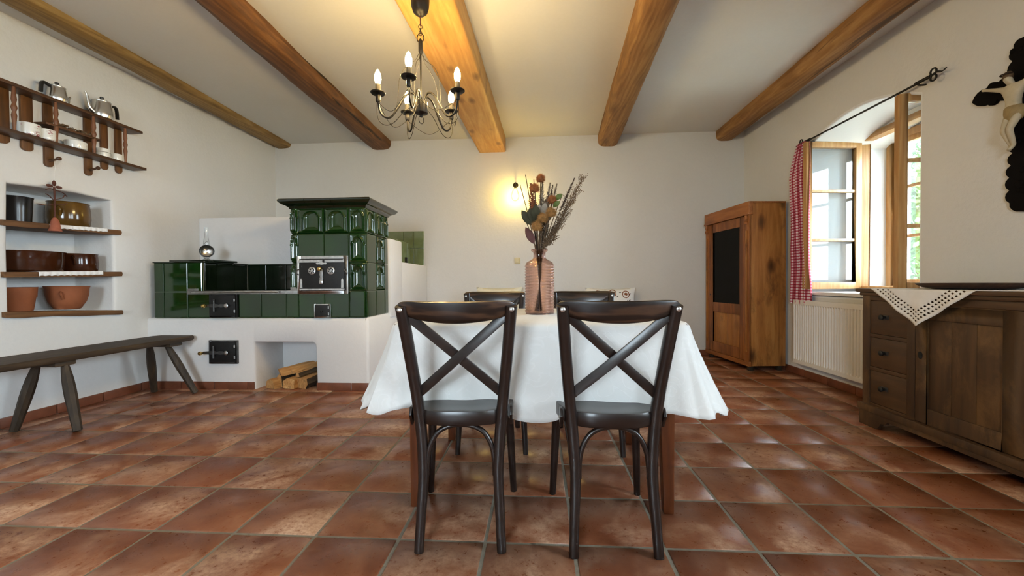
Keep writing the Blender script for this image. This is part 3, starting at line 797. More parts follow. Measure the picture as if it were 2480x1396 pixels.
# oven door
def plate(m, x0, x1, z0, z1, y0, y1): return m.box((x0, y0, z0), (x1, y1, z1))
door = MB(); 
for x0, x1, z0, z1 in ((-.313, -.273, .852, 1.186), (.108, .148, .852, 1.186), (-.273, .108, .852, .892), (-.273, .108, 1.146, 1.186)):
    plate(door, x0, x1, z0, z1, YS - .022, YS + .005)
of = B(door, 'oven_door_frame', 'steel', bevel=.002)
m = MB(); plate(m, -.285, .120, .880, 1.160, YS - .03, YS - .012); od = B(m, 'oven_door', 'black_iron', bevel=.003)
m = MB(); 
for x in (-.278, .113):
    for z in (.888, 1.148): m.lathe([(.007, 0), (.006, .004), (.001, .005)], 10, (x, YS - .03, z), Matrix.Rotation(pi / 2, 4, 'X'))
for x0, x1, z0, z1 in ((-.285, -.075, 1.128, 1.15), (-.055, .120, 1.128, 1.15), (-.285, .12, .886, .898)): plate(m, x0, x1, z0, z1, YS - .034, YS - .028)
B(m, 'door_strap', 'steel', od)
RX = Matrix.Rotation(pi / 2, 4, 'X')
for x in (-.168, .002):                                       # round draught rosettes with slots
    m = MB(); n = 40
    m.lathe([(.034, 0), (.034, .006), (.031, .008), (.001, .008)], 32, (x, YS - .03, 1.055), RX)
    r_ = B(m, 'draught_rosette', 'steel', od)
    m = MB()
    for k in range(6):
        a = k * pi / 3 + .3
        poly = [(.010 * cos(a - .25), .010 * sin(a - .25)), (.024 * cos(a - .3), .024 * sin(a - .3)), (.026 * cos(a), .026 * sin(a)), (.024 * cos(a + .3), .024 * sin(a + .3)), (.010 * cos(a + .25), .010 * sin(a + .25))]
        m.prism(poly, YS - .0395, YS - .0375, lambda u, v, h: Vector((x + u, h, 1.055 + v)))
    B(m, 'slot', 'black_iron', r_)
def latch(par, x, z, L, knob, ang, mat='dull_steel'):
    """latch bar with rosette pivot at (x, z), pointing along ang for length L to a brass knob"""
    ca, sa = cos(ang), sin(ang)
    f = lambda u, v, h: Vector((x + u * ca - v * sa, h, z + u * sa + v * ca))
    m = MB(); w = .011
    poly = [(0, -w), (L * .3, -w * 1.5), (L * .4, -w * .9), (L * .55, -w * 1.5), (L, -w), (L, w), (L * .55, w * 1.5), (L * .4, w * .9), (L * .3, w * 1.5), (0, w)]
    m.prism(poly, YS - .040, YS - .034, f)
    la = B(m, 'latch_bar', mat, par, bevel=.001)
    m = MB(); m.lathe([(.019, 0), (.019, .004), (.012, .007), (.001, .009)], 20, f(0, 0, YS - .040), RX); B(m, 'pivot_rosette', 'steel', la)
    m = MB(); m.lathe([(.006, 0), (.006, .012), (.014, .018), (.018, .028), (.015, .040), (.001, .045)], 16, f(L, 0, YS - .04), RX); B(m, 'knob', knob, la)
latch(od, -.083, .955, .115, 'brass', pi / 2)
m = MB(); m.prism([(-.05, 0), (-.04, .008), (-.025, .006), (0, .012), (.025, .006), (.04, .008), (.05, 0), (.04, -.008), (.025, -.006), (0, -.010), (-.025, -.006), (-.04, -.008)], YS - .036, YS - .03, lambda u, v, h: Vector((-.083 + u, h, 1.118 + v)))
B(m, 'latch_plate', 'steel', od)
m = MB()
for x in (-.268, .103): m.prism([(-.011, 0), (-.009, .07), (0, .085), (.009, .07), (.011, 0)], YS - .036, YS - .03, lambda u, v, h: Vector((x + u, h, .905 + v)))
B(m, 'hinge_tongue', 'steel', od)
for x in (-.293, .128):
    m = MB(); m.tube(smooth_path([(x, YS - .024, 1.07), (x, YS - .045, 1.06), (x + (.018 if x > 0 else -.012), YS - .045, 1.035), (x, YS - .03, 1.02)], 4), .005, 6)
    B(m, 'catch_hook', 'dark_steel', of)
def small_door(x0, x1, z0, z1, fmat, fw, lbl, kn=None, lx=None):
    m = MB()
    for a0, a1, b0, b1 in ((x0, x0 + fw, z0, z1), (x1 - fw, x1, z0, z1), (x0 + fw, x1 - fw, z0, z0 + fw), (x0 + fw, x1 - fw, z1 - fw, z1)): plate(m, a0, a1, b0, b1, YS - .018, YS + .01)
    f_ = B(m, lbl + '_frame', fmat, bevel=.002)
    m = MB(); plate(m, x0 + fw * .6, x1 - fw * .6, z0 + fw * .6, z1 - fw * .6, YS - .026, YS - .01); d_ = B(m, lbl, 'black_iron', bevel=.003)
    m = MB()
    for z in (z0 + (z1 - z0) * .28, z0 + (z1 - z0) * .75): m.tube([(x1 - fw * .7, YS - .03, z - .012), (x1 - fw * .7, YS - .03, z + .012)], .006, 8)
    B(m, 'hinge', 'dull_steel', d_); return d_
fd = small_door(-1.133, -.872, .646, .852, 'black_iron', .022, 'firebox_door')
latch(fd, -.955, .752, .185, 'brass', pi, 'dark_steel')
m = MB(); m.tube([(-1.073, YS - .036, .70), (-1.073, YS - .036, .80)], .007, 8); m.ball((-1.073, YS - .036, .803), .009, 8); B(m, 'draught_rod', 'dark_steel', fd)
ld = small_door(-1.144, -.876, .232, .442, 'dark_steel', .026, 'ash_door')
latch(ld, -.965, .333, .215, 'brass', pi, 'dark_steel')
m = MB(); m.tube([(-1.085, YS - .036, .285), (-1.085, YS - .036, .395)], .008, 8); B(m, 'draught_rod', 'dark_steel', ld)
cd = small_door(-.164, -.016, .645, .764, 'steel', .016, 'cleaning_door')
m = MB(); m.lathe([(.008, 0), (.010, .01), (.001, .013)], 12, (-.092, YS - .026, .70), RX); B(m, 'knob', 'black_iron', cd)
# pale tiled recess behind the stepped block, on the far wall
for a, b in ((-.40, -.19), (-.19, .02), (.02, .16), (.16, .298)):
    for z0, z1 in ((1.17, 1.40), (1.40, 1.628)):
        tile(((a + b) / 2, YB - .001, (z0 + z1) / 2), b - a, z1 - z0, 'front', 'pale_green_glaze')
for a, b in ((3.25, 3.52), (3.52, 3.79)): tile((.10, (a + b) / 2, 1.32), b - a, .30, 'right', 'pale_green_glaze')
tile((-.15, 3.25, 1.32), .5, .30, 'front', 'pale_green_glaze')
m = MB(); m.box((.112, 3.56, 1.185), (.118, 3.66, 1.27)); B(m, 'vent_opening', 'black_iron')

# ------------------------------------------------------------------ firewood in the recess
def log(label, c, L, poly, rz, rx, bark_edges=()):
    m = MB(); n = len(poly); seg = 5; rr = random.Random(label)
    pts = []
    for i in range(seg + 1):
        y = -L / 2 + L * i / seg
        for u, v in poly: pts.append((u + rr.uniform(-.004, .004), y + (rr.uniform(-.008, .008) if i in (0, seg) else 0), v + rr.uniform(-.004, .004)))
    fs = [tuple(reversed(range(n))), tuple(seg * n + j for j in range(n))]
    m.add(pts, fs)
    for j in range(n):
        m.cur = 1 if j in bark_edges else 0
        m.add([], [])
        for i in range(seg):
            m.f.append([i * n + j, i * n + (j + 1) % n, (i + 1) * n + (j + 1) % n, (i + 1) * n + j]); m.mi.append(m.cur)
    o = m.build('firewood_log', ['firewood', 'bark'], ang=30)
    o.location = c; o.rotation_euler = (rx, 0, rz); zmin = 0
    return tag(o, label, 'firewood', 'split logs in the stove recess')
tri = lambda w, h: [(-w / 2, -h / 2), (w / 2, -h / 2), (w * .3, h * .35), (-w * .1, h / 2), (-w * .4, h * .2)]
log('split log with pale end lying at the left front of the firewood heap', (-.565, 2.13, .045), .26, tri(.12, .085), -.35, 0, (0,))
log('upright leaning split log with bark between the two front logs', (-.525, 2.18, .066), .24, tri(.07, .125), -.2, 0, (1, 2))
log('blocky pale split log in the middle of the bottom firewood row', (-.415, 2.12, .05), .25, [(-.05, -.045), (.055, -.045), (.05, .035), (-.02, .045), (-.055, .02)], -.1, 0, (0,))
log('wide bark-covered trough-shaped log at the right of the firewood heap', (-.29, 2.155, .062), .28, [(-.06, -.02), (-.02, -.055), (.05, -.05), (.085, .0), (.08, .05), (-.05, .04)], -.35, .12, (0, 1, 2, 3))
log('pale split log lying across the top of the firewood heap', (-.45, 2.17, .155), .30, tri(.09, .07), -.75, .10, (0,))
log('thin rust-coloured split stick on the right slope of the firewood heap', (-.31, 2.16, .14), .27, tri(.045, .04), -.55, .15, (0, 1))
log('slim grey split stick on top of the firewood heap', (-.37, 2.18, .165), .26, tri(.04, .035), -.6, .15, (0,))

# ------------------------------------------------------------------ oil lamp on the stove
lp = thing('oil_lamp', 'small oil lamp with round mirror reflector and glass chimney on the stove', 'lamp', (-1.415, 2.27, 1.170))
MB().lathe([(.042, 0), (.045, .006), (.03, .016), (.018, .026), (.030, .04), (.045, .058), (.040, .078), (.016, .092), (.014, .10)], 24).build('font', 'lamp_glass', lp)
MB().lathe([(.02, .098), (.022, .112), (.018, .118), (.012, .12)], 20).build('burner', 'brass', lp)
MB().lathe([(.019, .118), (.023, .14), (.026, .165), (.022, .20), (.0155, .235), (.0145, .33)], 20, close=True).build('chimney', 'lamp_glass', lp)
rm = Matrix.Translation((.044, -.048, .092)) @ Matrix.Rotation(rad(40), 4, 'Z') @ Matrix.Rotation(rad(96), 4, 'X') 
fmr = lambda p: [(r, z) for r, z in p]
m = MB(); m.lathe([(.0005, -.012), (.025, -.008), (.047, .002), (.0505, .006)], 36, (0, 0, 0), rm, close=True); m.build('reflector', 'aluminium', lp)
m = MB(); m.tube([rm @ Vector((.054 * cos(2 * pi * i / 36), .054 * sin(2 * pi * i / 36), .003)) for i in range(36)], .006, 8, closed=True); m.build('reflector_rim', 'bakelite', lp)
m = MB(); m.tube(smooth_path([(.03, -.035, .145), (.042, -.025, .165), (.03, -.03, .185), (.018, -.04, .165), (.03, -.03, .145)], 6), .0016, 6); m.build('wire_loop', 'dark_steel', lp)

# ------------------------------------------------------------------ plate rack on the left wall
XW = XL
rack = thing('wall_rack', 'dark wooden plate rack with spindles and pegs on the left wall', 'shelf rack', (XW, 1.3, 1.80))
RB = lambda m, n, mat, par=rack, **k: m.build(n, mat, par, world=True, **k)
RB(MB().box((XW + .004, .74, 2.250), (XW + .132, 1.845, 2.270)), 'top_shelf', 'rack_wood', bevel=.002)
RB(MB().box((XW + .004, .74, 1.940), (XW + .132, 1.872, 1.962)), 'bottom_shelf', 'rack_wood', bevel=.002)
RB(MB().box((XW + .024, 1.165, 2.072), (XW + .122, 1.52, 2.088)), 'middle_shelf', 'rack_wood', bevel=.002)
for y, w, z0 in ((1.0, .085, 1.885), (1.135, .065, 1.875), (1.258, .052, 1.80), (1.515, .05, 1.805), (1.633, .05, 1.885), (1.745, .05, 1.885)):
    poly = [(y - w / 2, z0 + .02), (y - w * .3, z0 + .004), (y, z0), (y + w * .3, z0 + .004), (y + w / 2, z0 + .02), (y + w / 2, 2.25), (y - w / 2, 2.25)]
    m = MB()
    m.prism(poly, XW + .002, XW + .020, lambda u, v, h: Vector((h, u, v))); RB(m, 'slat', 'rack_slat_wood', bevel=.002)
for y in (1.0, 1.23, 1.475, 1.712):
    prof = [(.0075, 0), (.008, .02), (.010, .06), (.014, .10), (.009, .125), (.013, .14), (.016, .152), (.013, .164), (.009, .178), (.014, .205), (.010, .25), (.008, .288)]
    RB(MB().lathe(prof, 14, (XW + .112, y, 1.962)), 'spindle', 'spindle_wood')
for y, z in ((1.258, 1.845), (1.515, 1.85)):
    RB(MB().lathe([(.008, 0), (.008, .05), (.006, .058), (.013, .068), (.014, .078), (.008, .088), (.001, .09)], 14, (XW + .02, y, z), Matrix.Rotation(rad(80), 4, 'Y')), 'peg', 'rack_wood')
def kettle(label, y, r, h, spout, tall):
    k = thing('kettle', label, 'kettle', (XW + .068, y, 2.270), 0, 'aluminium kettles on the wall rack')
    prof = [(r * .82, 0), (r * .92, .004), (r, h * .14), (r * 1.0, h * .28), (r * .92, h * .5), (r * .84, h * .75), (r * .80, h * .86), (r * .82, h * .88)]
    MB().lathe(prof, 32).build('body', 'aluminium', k)
    lid = MB().lathe([(r * .84, h * .88), (r * .80, h * .905), (r * .55, h * .96), (r * .2, h * .99), (.001, h)], 28).build('lid', 'aluminium', k)
    MB().lathe([(.006, h * .98), (.012, h * 1.03), (.013, h * 1.11), (.010, h * 1.14), (.001, h * 1.145)], 12).build('knob', 'bakelite', lid)
    s_ = spout
    if tall: pts = [(0, s_ * r * .85, h * .22), (0, s_ * r * 1.2, h * .34), (0, s_ * r * 1.42, h * .62), (0, s_ * r * 1.55, h * .92), (0, s_ * r * 1.72, h * 1.08)]; rr = [.020, .015, .011, .008, .006]
    else: pts = [(0, s_ * r * .85, h * .12), (0, s_ * r * 1.15, h * .22), (0, s_ * r * 1.25, h * .45), (0, s_ * r * 1.45, h * .58)]; rr = [.017, .012, .010, .007]
    sp = smooth_path(pts, 5); rad_ = [rr[min(int(i / 5), len(rr) - 1)] + (rr[min(int(i / 5) + 1, len(rr) - 1)] - rr[min(int(i / 5), len(rr) - 1)]) * (i % 5) / 5 for i in range(len(sp))]
    MB().tube(sp, rad_, 12).build('spout', 'aluminium', k)
    hp = smooth_path([(0, -s_ * r * .80, h * .80), (0, -s_ * r * 1.15, h * .86), (0, -s_ * r * 1.5, h * .86), (0, -s_ * r * 1.66, h * .70), (0, -s_ * r * 1.72, h * .28)] if tall is False or True else [], 5)
    MB().tube(hp, [(.012, .009)] * len(hp), 10, sq=.6).build('handle', 'bakelite', k)
kettle('aluminium kettle with short spout and black handle pointing left on the rack', 1.275, .056, .125, 1, False)
kettle('larger aluminium kettle with swan-neck spout on the right of the rack', 1.575, .068, .155, -1, True)
def cup(label, name, y, r, h, mat, base=1.962, x=.07, flare=1.0, handle=None, band=False):
    c = thing(name, label, 'cup', (XW + x, y, base), 0, 'china on the lower rack board')
    prof = [(r * .72, 0), (r * .95 * flare, h * .12), (r * flare, h * .35), (r, h * .95), (r, h), (r * .95, h), (r * .93, h * .5), (r * .6, h * .1), (.001, h * .08)]
    MB().lathe(prof, 28).build('bowl', mat, c)
    if handle: MB().tube(smooth_path([(0, handle * r * .95, h * .8), (0, handle * (r + .022), h * .72), (0, handle * (r + .022), h * .4), (0, handle * r * .95, h * .25)], 5), .005, 8).build('handle', mat, c)
    if band: MB().lathe([(r * 1.002, h * .55), (r * 1.01, h * .56), (r * 1.01, h * .60), (r * 1.002, h * .61)], 28, close=True).build('band', 'china_band', c)
cup('floral china mug leftmost on the rack behind the first spindle', 'mug', 1.105, .056, .085, 'floral_china')
cup('floral china mug with rose print second from the left on the rack', 'mug', 1.195, .044, .078, 'floral_china', x=.085)
cup('wide low floral china bowl in the middle of the rack', 'bowl', 1.385, .062, .060, 'floral_china')
cup('plain white cup with dark band and handle on the rack', 'cup', 1.575, .043, .070, 'plain_china', handle=1, band=True)
cup('plain white cup at the right end of the rack', 'cup', 1.675, .042, .058, 'plain_china', band=False)
# dried sprig on the middle shelf
sg = thing('dried_sprig', 'bunch of dried brown leaves and pods on the rack middle shelf', 'dried plant', (XW + .075, 1.36, 2.088))
rr = random.Random(5); m = MB()
for i in range(46):
    p = Vector((rr.uniform(-.03, .03), rr.uniform(-.11, .12), rr.uniform(.004, .03)))
    m.ball(p, rr.uniform(.006, .012), 6, (1, rr.uniform(.8, 1.6), .7))
m.build('pods', 'spray_brown', sg)
m = MB()
for i in range(10):
    a = rr.uniform(-.1, .12); m.tube([(rr.uniform(-.03, .03), a, .003), (rr.uniform(-.03, .03), a + rr.uniform(-.05, .05), .03)], .0015, 5)
m.build('twigs', 'stem_brown', sg)
# rusty hanging ornament
orn = thing('hanging_ornament', 'rusty wire flower ornament with clay bell hanging before the niche', 'ornament', (XW + .045, 1.262, 1.335))
O = lambda m, n, mat: m.build(n, mat, orn)
O(MB().tube([(.02, 0, .505), (.0, 0, .375)], .0012, 5), 'string', 'lace')
for dy, dz, ry in ((0, .348, 0), (-.028, .325, 1), (.028, .325, 1)):
    O(MB().ball((0, dy, dz), .022, 12, (.35, .55, 1) if not ry else (.35, 1.0, .5)), 'petal', 'rust')
O(MB().tube([(0, 0, .32), (.002, 0, .24), (0, 0, .10)], .006, 8), 'stem', 'rust')
for p in ([(0, 0, .30), (.005, .05, .29), (.005, .075, .265)], [(0, 0, .23), (.01, .04, .25), (.01, .055, .275)], [(0, 0, .22), (.01, -.04, .25), (.01, -.06, .26)], [(0, 0, .2), (.005, -.05, .18), (.0, -.105, .18)], [(0, 0, .20), (.005, .045, .20), (.005, .075, .22)], [(0, 0, .30), (.005, -.03, .305), (.005, -.055, .29)]):
    O(MB().tube(smooth_path(p, 4), .0028, 6), 'wire_branch', 'rust')
O(MB().lathe([(.036, 0), (.034, .012), (.029, .02), (.026, .05), (.020, .078), (.014, .092), (.008, .10), (.001, .10)], 20), 'bell', 'bell_clay')

# ------------------------------------------------------------------ niche shelves, lace and crockery
XN = -2.07
for i, (z, lab, tilt) in enumerate(((1.392, 'thick rustic wooden shelf board at the top of the niche', .012), (1.045, 'thick rustic wooden shelf board in the middle of the niche', .010), (.75, 'thick rustic wooden sill board at the bottom of the niche', -.02))):
    m = MB(); n = 14; prev = None
    def sec(t_):
        y = .99 + .75 * t_; q = .006 * noise.noise(Vector((t_ * 4, i * 9., 0)))
        z1 = z + tilt * (t_ - .5) * 2; xf = XL + .035 + q
        yc = min(1.69, max(1.04, y))
        return [(XN + .005 if 1.035 < y < 1.695 else XL + .001, y, z1 - .036 + q), (xf - .006, y, z1 - .038 - q), (xf, y, z1 - .02), (xf - .004, y, z1 - .004), (xf - .012, y, z1), (XN + .005 if 1.035 < y < 1.695 else XL + .001, y, z1)]
    vs = []
    for k in range(n + 1): vs += sec(k / n)
    fs = [(k * 6 + j, k * 6 + (j + 1) % 6, (k + 1) * 6 + (j + 1) % 6, (k + 1) * 6 + j) for k in range(n) for j in range(6)] + [tuple(range(6))[::-1], tuple(n * 6 + j for j in range(6))]
    m.add(vs, fs); o = m.build('shelf_board', 'shelf_board_wood', ang=40)
    tag(o, lab, 'shelf', 'niche shelf boards')
def lace_runner(label, y0, y1, z, drop, slope=0):
    m = MB(); nu = 60
    def fn(i, j):
        y = y0 + (y1 - y0) * i; zz = z + slope * (i - .5)
        s_ = j * (.10 + drop)
        w = .0025 * sin(i * 60)
        if s_ < .10: return Vector((XL + .038 - .10 + s_, y, zz + .0015))
        d = s_ - .10
        sc = drop * .16 * abs(sin(i * pi * 11))
        return Vector((XL + .040 + w, y, zz - d * (1 - (sc / drop if j > .99 else 0) * 1)))
    m.grid(nu, 16, fn); o = m.build('lace_runner', 'lace', ang=60)
    md = o.modifiers.new('thick', 'SOLIDIFY'); md.thickness = .0015
    return tag(o, label, 'doily', 'lace shelf runners')
lace_runner('white scalloped lace runner hanging over the top niche shelf', 1.235, 1.625, 1.394, .03, .02)
lace_runner('white scalloped lace runner hanging over the middle niche shelf', 1.165, 1.585, 1.047, .032, .016)
m = MB(); m.lathe([(.001, 0), (.10, 0), (.15, .001), (.155, .001)], 36, (0, 0, 0), Matrix.Diagonal(Vector((.62, 1.05, 1))).to_4x4(), close=True)
o = m.build('lace_doily', 'lace'); o.location = (-1.835, 1.38, .7575); o.rotation_euler = (rad(-3), 0, 0); md = o.modifiers.new('thick', 'SOLIDIFY'); md.thickness = .0015
tag(o, 'flat white lace doily lying under the terracotta bowls on the niche sill', 'doily')
def pot(label, name, y, z, prof, mat, x=-1.89, n=32, handles=()):
    p = thing(name, label, 'pot', (x, y, z), 0, 'crockery in the wall niche')
    inner = [(max(.002, r - .008), max(h_, .008)) for r, h_ in reversed(prof)]
    MB().lathe(prof + inner + [(.001, .008)], n).build('body', mat, p)
    for pts, r in handles: MB().tube(smooth_path(pts, 5), r, 8).build('handle', mat, p)
    return p
pot('black enamel pot at the left of the top niche shelf', 'cooking_pot', 1.19, 1.39, [(.062, 0), (.068, .006), (.072, .10), (.077, .175), (.080, .182)], 'black_pot')
pot('large olive brown glazed crock on the top niche shelf', 'crock', 1.50, 1.396, [(.105, 0), (.118, .02), (.125, .07), (.122, .14), (.116, .185), (.120, .192)], 'olive_glaze', x=-1.885, handles=(([(.045, -.112, .15), (.075, -.118, .13), (.065, -.108, .08)], .008),))
pot('wide dark brown glazed roasting dish on the middle niche shelf', 'roasting_dish', 1.240, 1.043, [(.155, 0), (.168, .01), (.176, .08), (.178, .135), (.184, .145)], 'brown_glaze', x=-1.875)
pot('round brown glazed pot right of the roasting dish', 'glazed_pot', 1.55, 1.050, [(.10, 0), (.112, .02), (.114, .07), (.108, .13), (.112, .142)], 'brown_glaze', x=-1.87, handles=(([(.06, -.088, .12), (.085, -.10, .10), (.075, -.085, .05)], .008),))
pot('conical terracotta pot at the left of the niche sill', 'terracotta_pot', 1.185, .742, [(.062, 0), (.068, .006), (.082, .11), (.088, .12), (.092, .185), (.096, .19)], 'terracotta_pot')
pot('rounded terracotta bowl with handle at the right of the niche sill', 'terracotta_bowl', 1.475, .757, [(.065, 0), (.075, .006), (.105, .06), (.118, .11), (.122, .165), (.128, .18)], 'terracotta_pot', x=-1.88, handles=(([(.06, -.09, .14), (.085, -.11, .12), (.07, -.085, .08)], .008),))

# ------------------------------------------------------------------ bench
bn = thing('bench', 'low dark weathered plank bench with splayed legs along the left wall', 'bench', (-1.40, 1.25, 0), 0)
SZ = .49
def bsec(t_):
    y = .42 + (1.945 - .42) * t_
    w = 1 - .75 * max(0, abs(t_ - .5) * 2 - .93) / .07 * .35
    q = noise.noise(Vector((t_ * 5, 3, 0))) * .008
    a, b = -1.60 + q, -1.245 - q
    if t_ > .97: b -= .02; a += .03
    if t_ < .03: a += .02; b -= .06
    return [(a, y, SZ - .04), (b - .012, y, SZ - .042), (b, y, SZ - .030), (b + .002, y, SZ - .012), (b - .01, y, SZ), (a, y, SZ)]
vs = []
for k in range(25): vs += bsec(k / 24)
m = MB(); m.add(vs, [(k * 6 + j, k * 6 + (j + 1) % 6, (k + 1) * 6 + (j + 1) % 6, (k + 1) * 6 + j) for k in range(24) for j in range(6)] + [tuple(range(6))[::-1], tuple(24 * 6 + j for j in range(6))])
m.build('seat', 'bench_wood', bn, ang=40, world=True, bevel=0)
for y in (.98, 1.78): MB().box((-1.56, y - .06, SZ - .072), (-1.275, y + .06, SZ - .040)).build('batten', 'bench_wood', bn, bevel=.01, world=True)
for top, bot in (((-1.45, .96), (-1.585, .93)), ((-1.30, .99), (-1.172, .955)), ((-1.50, 1.76), (-1.57, 1.865)), ((-1.37, 1.78), (-1.165, 1.842))):
    tp, bt = Vector((top[0], top[1], SZ - .05)), Vector((bot[0], bot[1], 0.0))
    pts = [tp + (bt - tp) * k / 8 for k in range(9)]; pts[-1].z = 0.004
    MB().tube(pts, [.017, .024, .029, .031, .031, .029, .027, .025, .023], 8).build('leg', 'bench_leg_wood', bn, ang=25, world=True)

# ------------------------------------------------------------------ dining table and cloth
TX0, TX1, TY0, TY1, TZ = 1.215, 2.375, .150, 1.02, .778
tb = thing('dining_table', 'brown wooden dining table with tapered legs under a white cloth', 'table', ((TX0 + TX1) / 2, (TY0 + TY1) / 2, 0))
MB().box((TX0, TY0, TZ - .03), (TX1, TY1, TZ)).build('table_top', 'table_wood', tb, bevel=.006, world=True)
for a, b in (((TX0 + .09, TY0 + .07, TZ - .13), (TX1 - .09, TY0 + .09, TZ - .03)), ((TX0 + .09, TY1 - .09, TZ - .13), (TX1 - .09, TY1 - .07, TZ - .03)),
             ((TX0 + .07, TY0 + .09, TZ - .13), (TX0 + .09, TY1 - .09, TZ - .03)), ((TX1 - .09, TY0 + .09, TZ - .13), (TX1 - .07, TY1 - .09, TZ - .03))):
    MB().box(a, b).build('apron', 'table_wood', tb, world=True)
for cx, cy, sx, sy in ((1.278, .228, 1, 1), (2.322, .228, -1, 1), (1.278, .935, 1, -1), (2.322, .935, -1, -1)):
    m = MB(); w0, w1 = .072, .040
    vs = [(cx - sx * .02 + sx * u * w, cy + sy * v * w - sy * .0, z) for z, w in ((0, w1), (.5, .060), (TZ - .03, w0)) for u, v in ((0, -.5), (1, -.5), (1, .5), (0, .5))]
    m.add(vs, [(3, 2, 1, 0), (8, 9, 10, 11)] + [(k * 4 + j, k * 4 + (j + 1) % 4, k * 4 + 4 + (j + 1) % 4, k * 4 + 4 + j) for k in (0, 1) for j in range(4)])
    m.build('leg', 'table_wood', tb, bevel=.005, world=True)
# cloth: top plus draped skirt with folds
CZT = TZ + .003
def perim(n_side=44, n_cor=16, r=.035):
    pts = []
    cs = [((TX1 - r, TY0 + r), -pi / 2, 0), ((TX1 - r, TY1 - r), 0, pi / 2), ((TX0 + r, TY1 - r), pi / 2, pi), ((TX0 + r, TY0 + r), pi, 1.5 * pi)]
    for i, (c, a0, a1) in enumerate(cs):
        ar = arc(c, r, a0, a1, n_cor)
        for k, p in enumerate(ar):
            a = a0 + (a1 - a0) * k / n_cor
            pts.append((Vector(p), Vector((cos(a), sin(a))), 1 - abs(k / n_cor - .5) * 2, i))
        p0 = Vector(ar[-1]); nx = cs[(i + 1) % 4]; p1 = Vector(arc(nx[0], r, nx[1], nx[2], n_cor)[0]); nn = Vector((cos(a1), sin(a1)))
        for k in range(1, n_side): pts.append((p0 + (p1 - p0) * k / n_side, nn, 0.0, i))
    return pts
pr = perim(); NP = len(pr); ND = 22
def cloth_pt(i, j):
    p, nn, cor, ci = pr[i % NP]; s_ = j / ND
    # distance to the nearest corner controls the flare
    dc = min((p - Vector(c)).length for c in ((TX0, TY0), (TX1, TY0), (TX0, TY1), (TX1, TY1)))
    fl_ = math.exp(-(dc / .13) ** 2)
    t_ = Vector((-nn.y, nn.x)); q = p.dot(t_)
    fold = (sin(q * 15 + 1.1 * nn.y + .6) * .6 + sin(q * 33 + 2.0 + nn.x) * .25 + noise.noise(Vector((p.x * 3, p.y * 3, 0))) * .8)
    foldc = sin(dc * 42 + .5) * fl_
    drop = .338 + .012 * sin(q * 8 + nn.x * 2) + .030 * math.exp(-((p.x - 1.78) / .10) ** 2) * (1 if nn.y < -.9 else 0) + .02 * fl_ * (1 if ci in (1, 2) else -.6)
    if abs(nn.x) > .5: drop += .035 * min(1, max(0, (p.y - TY0) / .25))
    bend = .012
    if s_ * drop < bend: out = s_ * drop * .6; z = -s_ * drop * .25
    else: out = bend * .6 + .004 + (s_ ** 1.15) * (.010 + .075 * fl_); z = -(s_ * drop) + bend * .2
    out += (s_ ** 1.3) * (.026 * fold + .026 * foldc + .012)
    lat = (s_ ** 1.2) * .018 * sin(q * 21 + 1) * (1 - fl_)
    w = p + nn * max(out, .002) + t_ * lat
    return Vector((w.x, w.y, CZT + z))
m = MB(); vs = []
for j in range(ND + 1):
    for i in range(NP): vs.append(cloth_pt(i, j))
fs = [(j * NP + i, j * NP + (i + 1) % NP, (j + 1) * NP + (i + 1) % NP, (j + 1) * NP + i) for j in range(ND) for i in range(NP)]
fs.append(tuple(range(NP)))
m.add(vs, fs)
cl = m.build('tablecloth', 'damask', ang=80); md = cl.modifiers.new('thick', 'SOLIDIFY'); md.thickness = .002; md.offset = 1
tag(cl, 'white damask tablecloth draped over the dining table', 'tablecloth')

